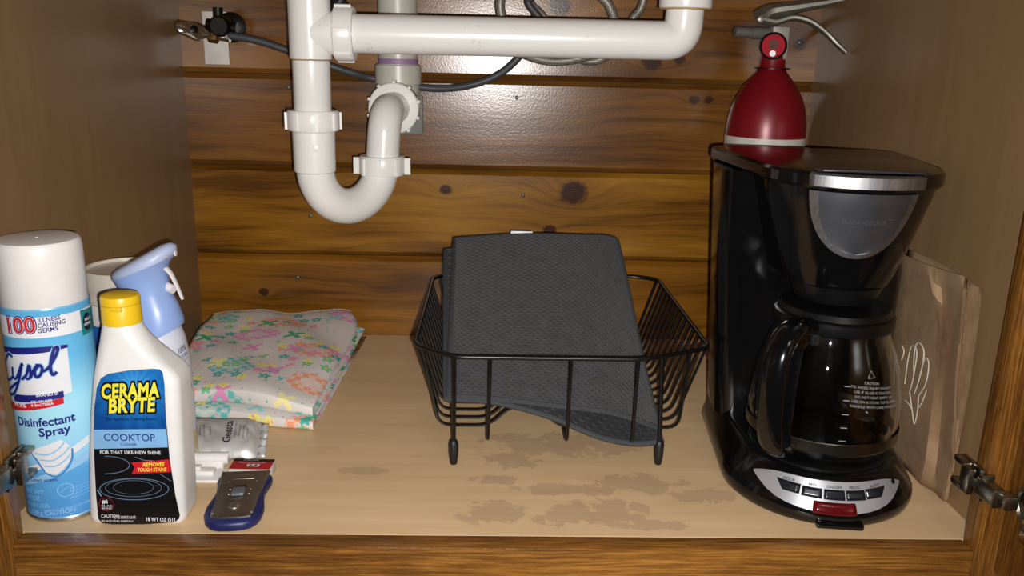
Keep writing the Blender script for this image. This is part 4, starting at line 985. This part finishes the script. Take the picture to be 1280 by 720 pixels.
dk = plain('button_black', (22, 26, 32), .25)
for k, (a0_, a1_, l0, l1) in enumerate(((-.64, -.36, .46, .62), (-.34, -.13, .43, .47), (-.11, .11, .42, .42), (.13, .34, .47, .43), (.36, .64, .62, .46))):
    hi0 = .74; rows = []
    for j in range(4):
        t_ = j / 3; rows.append([basef(a0_ + (a1_ - a0_) * i / 6 + (.10 if (k == 0 and i < 3) else 0) * (1 - t_) * (1 - i / 3) - (.10 if (k == 4 and i > 3) else 0) * (1 - t_) * (i / 3 - 1), (.42 + (.02 if k in (0, 4) else 0)) + (hi0 - .42) * t_, .0016) for i in range(7)])
    b = MB(); b.grid(rows); bo = b.build('button', dk, cpn, local=True); md = bo.modifiers.new('thickness', 'SOLIDIFY'); md.thickness = .0014; md.offset = -1
def bf(u, v, lift=0): return basef(u / .075, v / .0269, .0009 + lift)
b = MB()
for s_, a_ in (('HOUR', -.50), ('MIN', -.235), ('ON/OFF', 0), ('PROG', .235), ('AUTO', .50)): put_text(b, s_, .0036, bf, (a_ * .075, .82 * .0269), offset=.01)
b.build('lettering', blackp, cpn, local=True)
rows = []
for j in range(6):
    t_ = j / 5; rows.append([basef(-.21 + .42 * i / 8, -.06 + .40 * t_, .0016 + .0012 * (1 - (2 * t_ - 1) ** 4)) for i in range(9)])
b = MB(); b.grid(rows); sw = b.build('switch', plain('dark_red_switch', (88, 8, 14), .15, 0, .1), cm, local=True); md = sw.modifiers.new('thickness', 'SOLIDIFY'); md.thickness = .003; md.offset = -1
b = MB(); b.lathe(basef(.82, .76, .0005), [(.0022, 0), (.0022, .0006)], 14, (.5, -.6, .5)); b.build('indicator', darkm, cpn, local=True)

# ------------------------------------------------------------------ glass carafe
cf = thing('coffee_carafe', (KX + .001, KY - .0, .0425), 'empty glass coffee carafe with black handle standing in the coffee maker', 'carafe', KR)
gm_ = NT('carafe_glass'); gm_.set(Base_Color=(.93, .95, .95, 1), Roughness=.02, Transmission_Weight=1.0, IOR=1.45); glass = gm_.m
prof_o = [(.0001, .0012), (.050, .0012), (.0575, .003), (.0625, .008), (.0655, .020), (.0662, .034), (.0650, .055), (.0610, .078), (.0545, .098), (.0490, .110), (.0475, .118)]
prof_i = [(r - .0024, z + (.0022 if i < 4 else 0)) for i, (r, z) in enumerate(prof_o)][1:]
b = MB(); b.lathe((0, 0, 0), prof_o + list(reversed(prof_i)) + [(.0001, prof_i[0][1])], 64, cap=False); gb = b.build('glass_jug', glass, cf, local=True, smooth=60)
b = MB(); b.lathe((0, 0, 0), [(.0480, .1165), (.0505, .1165), (.0515, .119), (.0515, .1265), (.049, .128), (.046, .128)], 56); b.build('collar', sat, cf, local=True)
b = MB(); b.lathe((0, 0, 0), [(.047, .1275), (.049, .129), (.046, .1335), (.020, .1345), (.018, .132), (.0001, .132)], 48); b.build('carafe_lid', sat, cf, local=True)
b = MB(); b.lathe((0, 0, 0), [(.0664, .016), (.0670, .0165), (.0674, .026), (.0670, .0265)], 64, cap=False); b.build('steel_band', plain('band_steel', (120, 116, 108), .3, 1.0), cf, local=True)
hdir = Vector((sin(radians(-42)), -cos(radians(-42)), 0))
hp = [hdir * .044 + Vector((0, 0, .123)), hdir * .072 + Vector((0, 0, .1255)), hdir * .092 + Vector((0, 0, .112)), hdir * .099 + Vector((0, 0, .085)), hdir * .096 + Vector((0, 0, .05)), hdir * .086 + Vector((0, 0, .02)), hdir * .068 + Vector((0, 0, .0115))]
b = MB(); b.tube(cat(hp, 8), .0105, 14, flat=(.62, 1.15), up=tuple(hdir)); hnd = b.build('handle', gl, cf, local=True, smooth=60)
b = MB(); b.tube(cat([hdir * .066 + Vector((0, 0, .105)), hdir * .0705 + Vector((0, 0, .06)), hdir * .0695 + Vector((0, 0, .014))], 8), .008, 10, flat=(.35, 1.0), up=tuple(hdir)); b.build('handle_strap', gl, cf, local=True)
def cff(u, v, lift=0):
    a = -pi / 2 + radians(6) - .05 + u / .06
    r = .0610
    for (r0, z0), (r1, z1) in zip(prof_o[4:], prof_o[5:]):
        if z0 <= v <= z1: r = r0 + (r1 - r0) * (v - z0) / (z1 - z0)
    r += .0004 + lift; return Vector((r * cos(a), r * sin(a), v))
b = MB(); gp_ = plain('grey_glass_print', (150, 150, 148), .5)
for k, s_ in enumerate(('CAUTION', 'TO AVOID INJURY DO NOT', 'USE IF GLASS IS CRACKED', 'DO NOT HEAT EMPTY OR', 'USE ON A STOVE TOP BURNER', 'HANDLE WITH CARE WHEN HOT')): put_text(b, s_, .0032, cff, (.018 + .0012 * k, .0800 - .0042 * k), slant=-.12)
tri = [(.0145, .0845), (.0215, .0845), (.018, .0905), (.0145, .0845)]; put_line(b, tri, .0006, cff); b.build('lettering', gp_, gb, local=True)
b = MB()
for k in range(5): put_line(b, [(-.006, .03 + .012 * k), (-.001, .03 + .012 * k)], .0006, cff)
b.build('level_marks', gp_, gb, local=True)

# ------------------------------------------------------------------ paper bag
bgm = NT('brown_kraft_paper'); c = bgm.coord(); n = bgm.noise(c, 45, 4, .6); n2 = bgm.noise(c, 420, 2)
bgm.set(Base_Color=bgm.ramp(n, [(.3, lin((134, 106, 76))), (.7, lin((150, 122, 92)))]), Roughness=.75); bgm.bump(bgm.math('ADD', n, bgm.math('MULTIPLY', n2, .3)), .25, .003); kraft = bgm.m
bag = thing('paper_bag', (.400, .11, 0), 'folded brown paper bag standing between coffee maker and right wall', 'paper bag')
colz = [  # top to bottom lines (x, y, z) of each crease of the folded bag
    [(.4020, .200, .205), (.4020, .200, .150), (.4025, .200, .080), (.4030, .200, .030), (.4035, .200, .0)],
    [(.3930, .178, .204), (.3935, .178, .150), (.3955, .176, .080), (.3985, .174, .030), (.4000, .172, .0)],
    [(.3900, .128, .2065), PX(1172, 397, .3885), PX(1170, 461, .3890), PX(1158, 567, .3940), PX(1150, 606, .3985)],
    [(.3925, .108, .207), PX(1180, 415, .4045), PX(1180, 480, .4045), PX(1172, 570, .4030), PX(1166, 614, .4020)],
    [PX(1205, 345, .3935), PX(1201, 400, .3945), PX(1194, 470, .3960), PX(1190, 570, .3985), PX(1180, 627, .4015)],
    [PX(1209, 349, .3990), PX(1205, 400, .3995), PX(1198, 470, .4000), PX(1192, 570, .4015), PX(1186, 622, .4025)],
    [PX(1210, 352, .4025), PX(1206, 400, .4025), PX(1199, 470, .4030), PX(1192, 560, .4035), PX(1187, 610, .4040)],
    [PX(1228, 362, .4035), PX(1221, 420, .4035), PX(1211, 490, .4040), PX(1198, 560, .4045), PX(1190, 598, .4050)],
    [(.4062, .120, .206), (.4064, .120, .150), (.4066, .120, .080), (.4067, .120, .030), (.4068, .120, .002)],
    [(.4062, .200, .206), (.4064, .200, .150), (.4066, .200, .080), (.4067, .200, .030), (.4068, .200, .0)]]
def column(pts, m=14):
    c_ = [Vector(p) for p in pts]; out_ = []
    for i in range(m + 1):
        f = i / m * (len(c_) - 1); k = min(int(f), len(c_) - 2); out_.append(c_[k].lerp(c_[k + 1], f - k))
    for q in out_: q.z = max(q.z, .0006)
    return out_
cols = [column(c_) for c_ in colz]
rows = []
for i in range(15):
    r = []
    for a_, c_ in zip(cols, cols[1:]):
        for k in range(4):
            p = a_[i].lerp(c_[i], k / 4); p.x += .0008 * sin(i * 1.7 + k * 2.1 + a_[i].y * 90) if k else 0; p.x = min(p.x, .4071); r.append(p)
    r.append(cols[-1][i]); rows.append(r)
b = MB(); b.grid(rows); bg_ = b.build('bag_paper', kraft, bag, smooth=25); md = bg_.modifiers.new('thickness', 'SOLIDIFY'); md.thickness = .0005
oln = plain('pale_print_line', (196, 190, 172), .6)
def face_at(px, py):
    x = .3925
    for _ in range(3):
        q = PX(px, py, x); zf = min(max(q.z, 0), .2) / .2; s = min(max((q.y - .125) / .05, 0), 1); x = (.3985 + (.3885 - .3985) * min(1, zf * 1.9)) * (1 - s) + (.4000 + (.3932 - .4000) * min(1, zf * 1.6)) * s
    return PX(px, py, x - .0012)
b = MB()
for pts in ([(1131, 480), (1135, 450), (1140, 432), (1146, 440), (1142, 470), (1137, 490)], [(1142, 470), (1143, 440), (1148, 428), (1155, 440), (1150, 470), (1143, 492)], [(1150, 470), (1156, 448), (1161, 455), (1157, 480), (1148, 495)], [(1137, 490), (1140, 512), (1143, 530), (1147, 512), (1148, 495)], [(1131, 500), (1136, 505), (1140, 512)], [(1158, 488), (1153, 502), (1148, 510)], [(1128, 432), (1130, 440), (1127, 450)]):
    b.tube([face_at(q.x, q.y) for q in cat([Vector((x_, y_, 0)) for x_, y_ in pts], 5)], .0006, 5)
b.build('printed_outline', oln, bag)
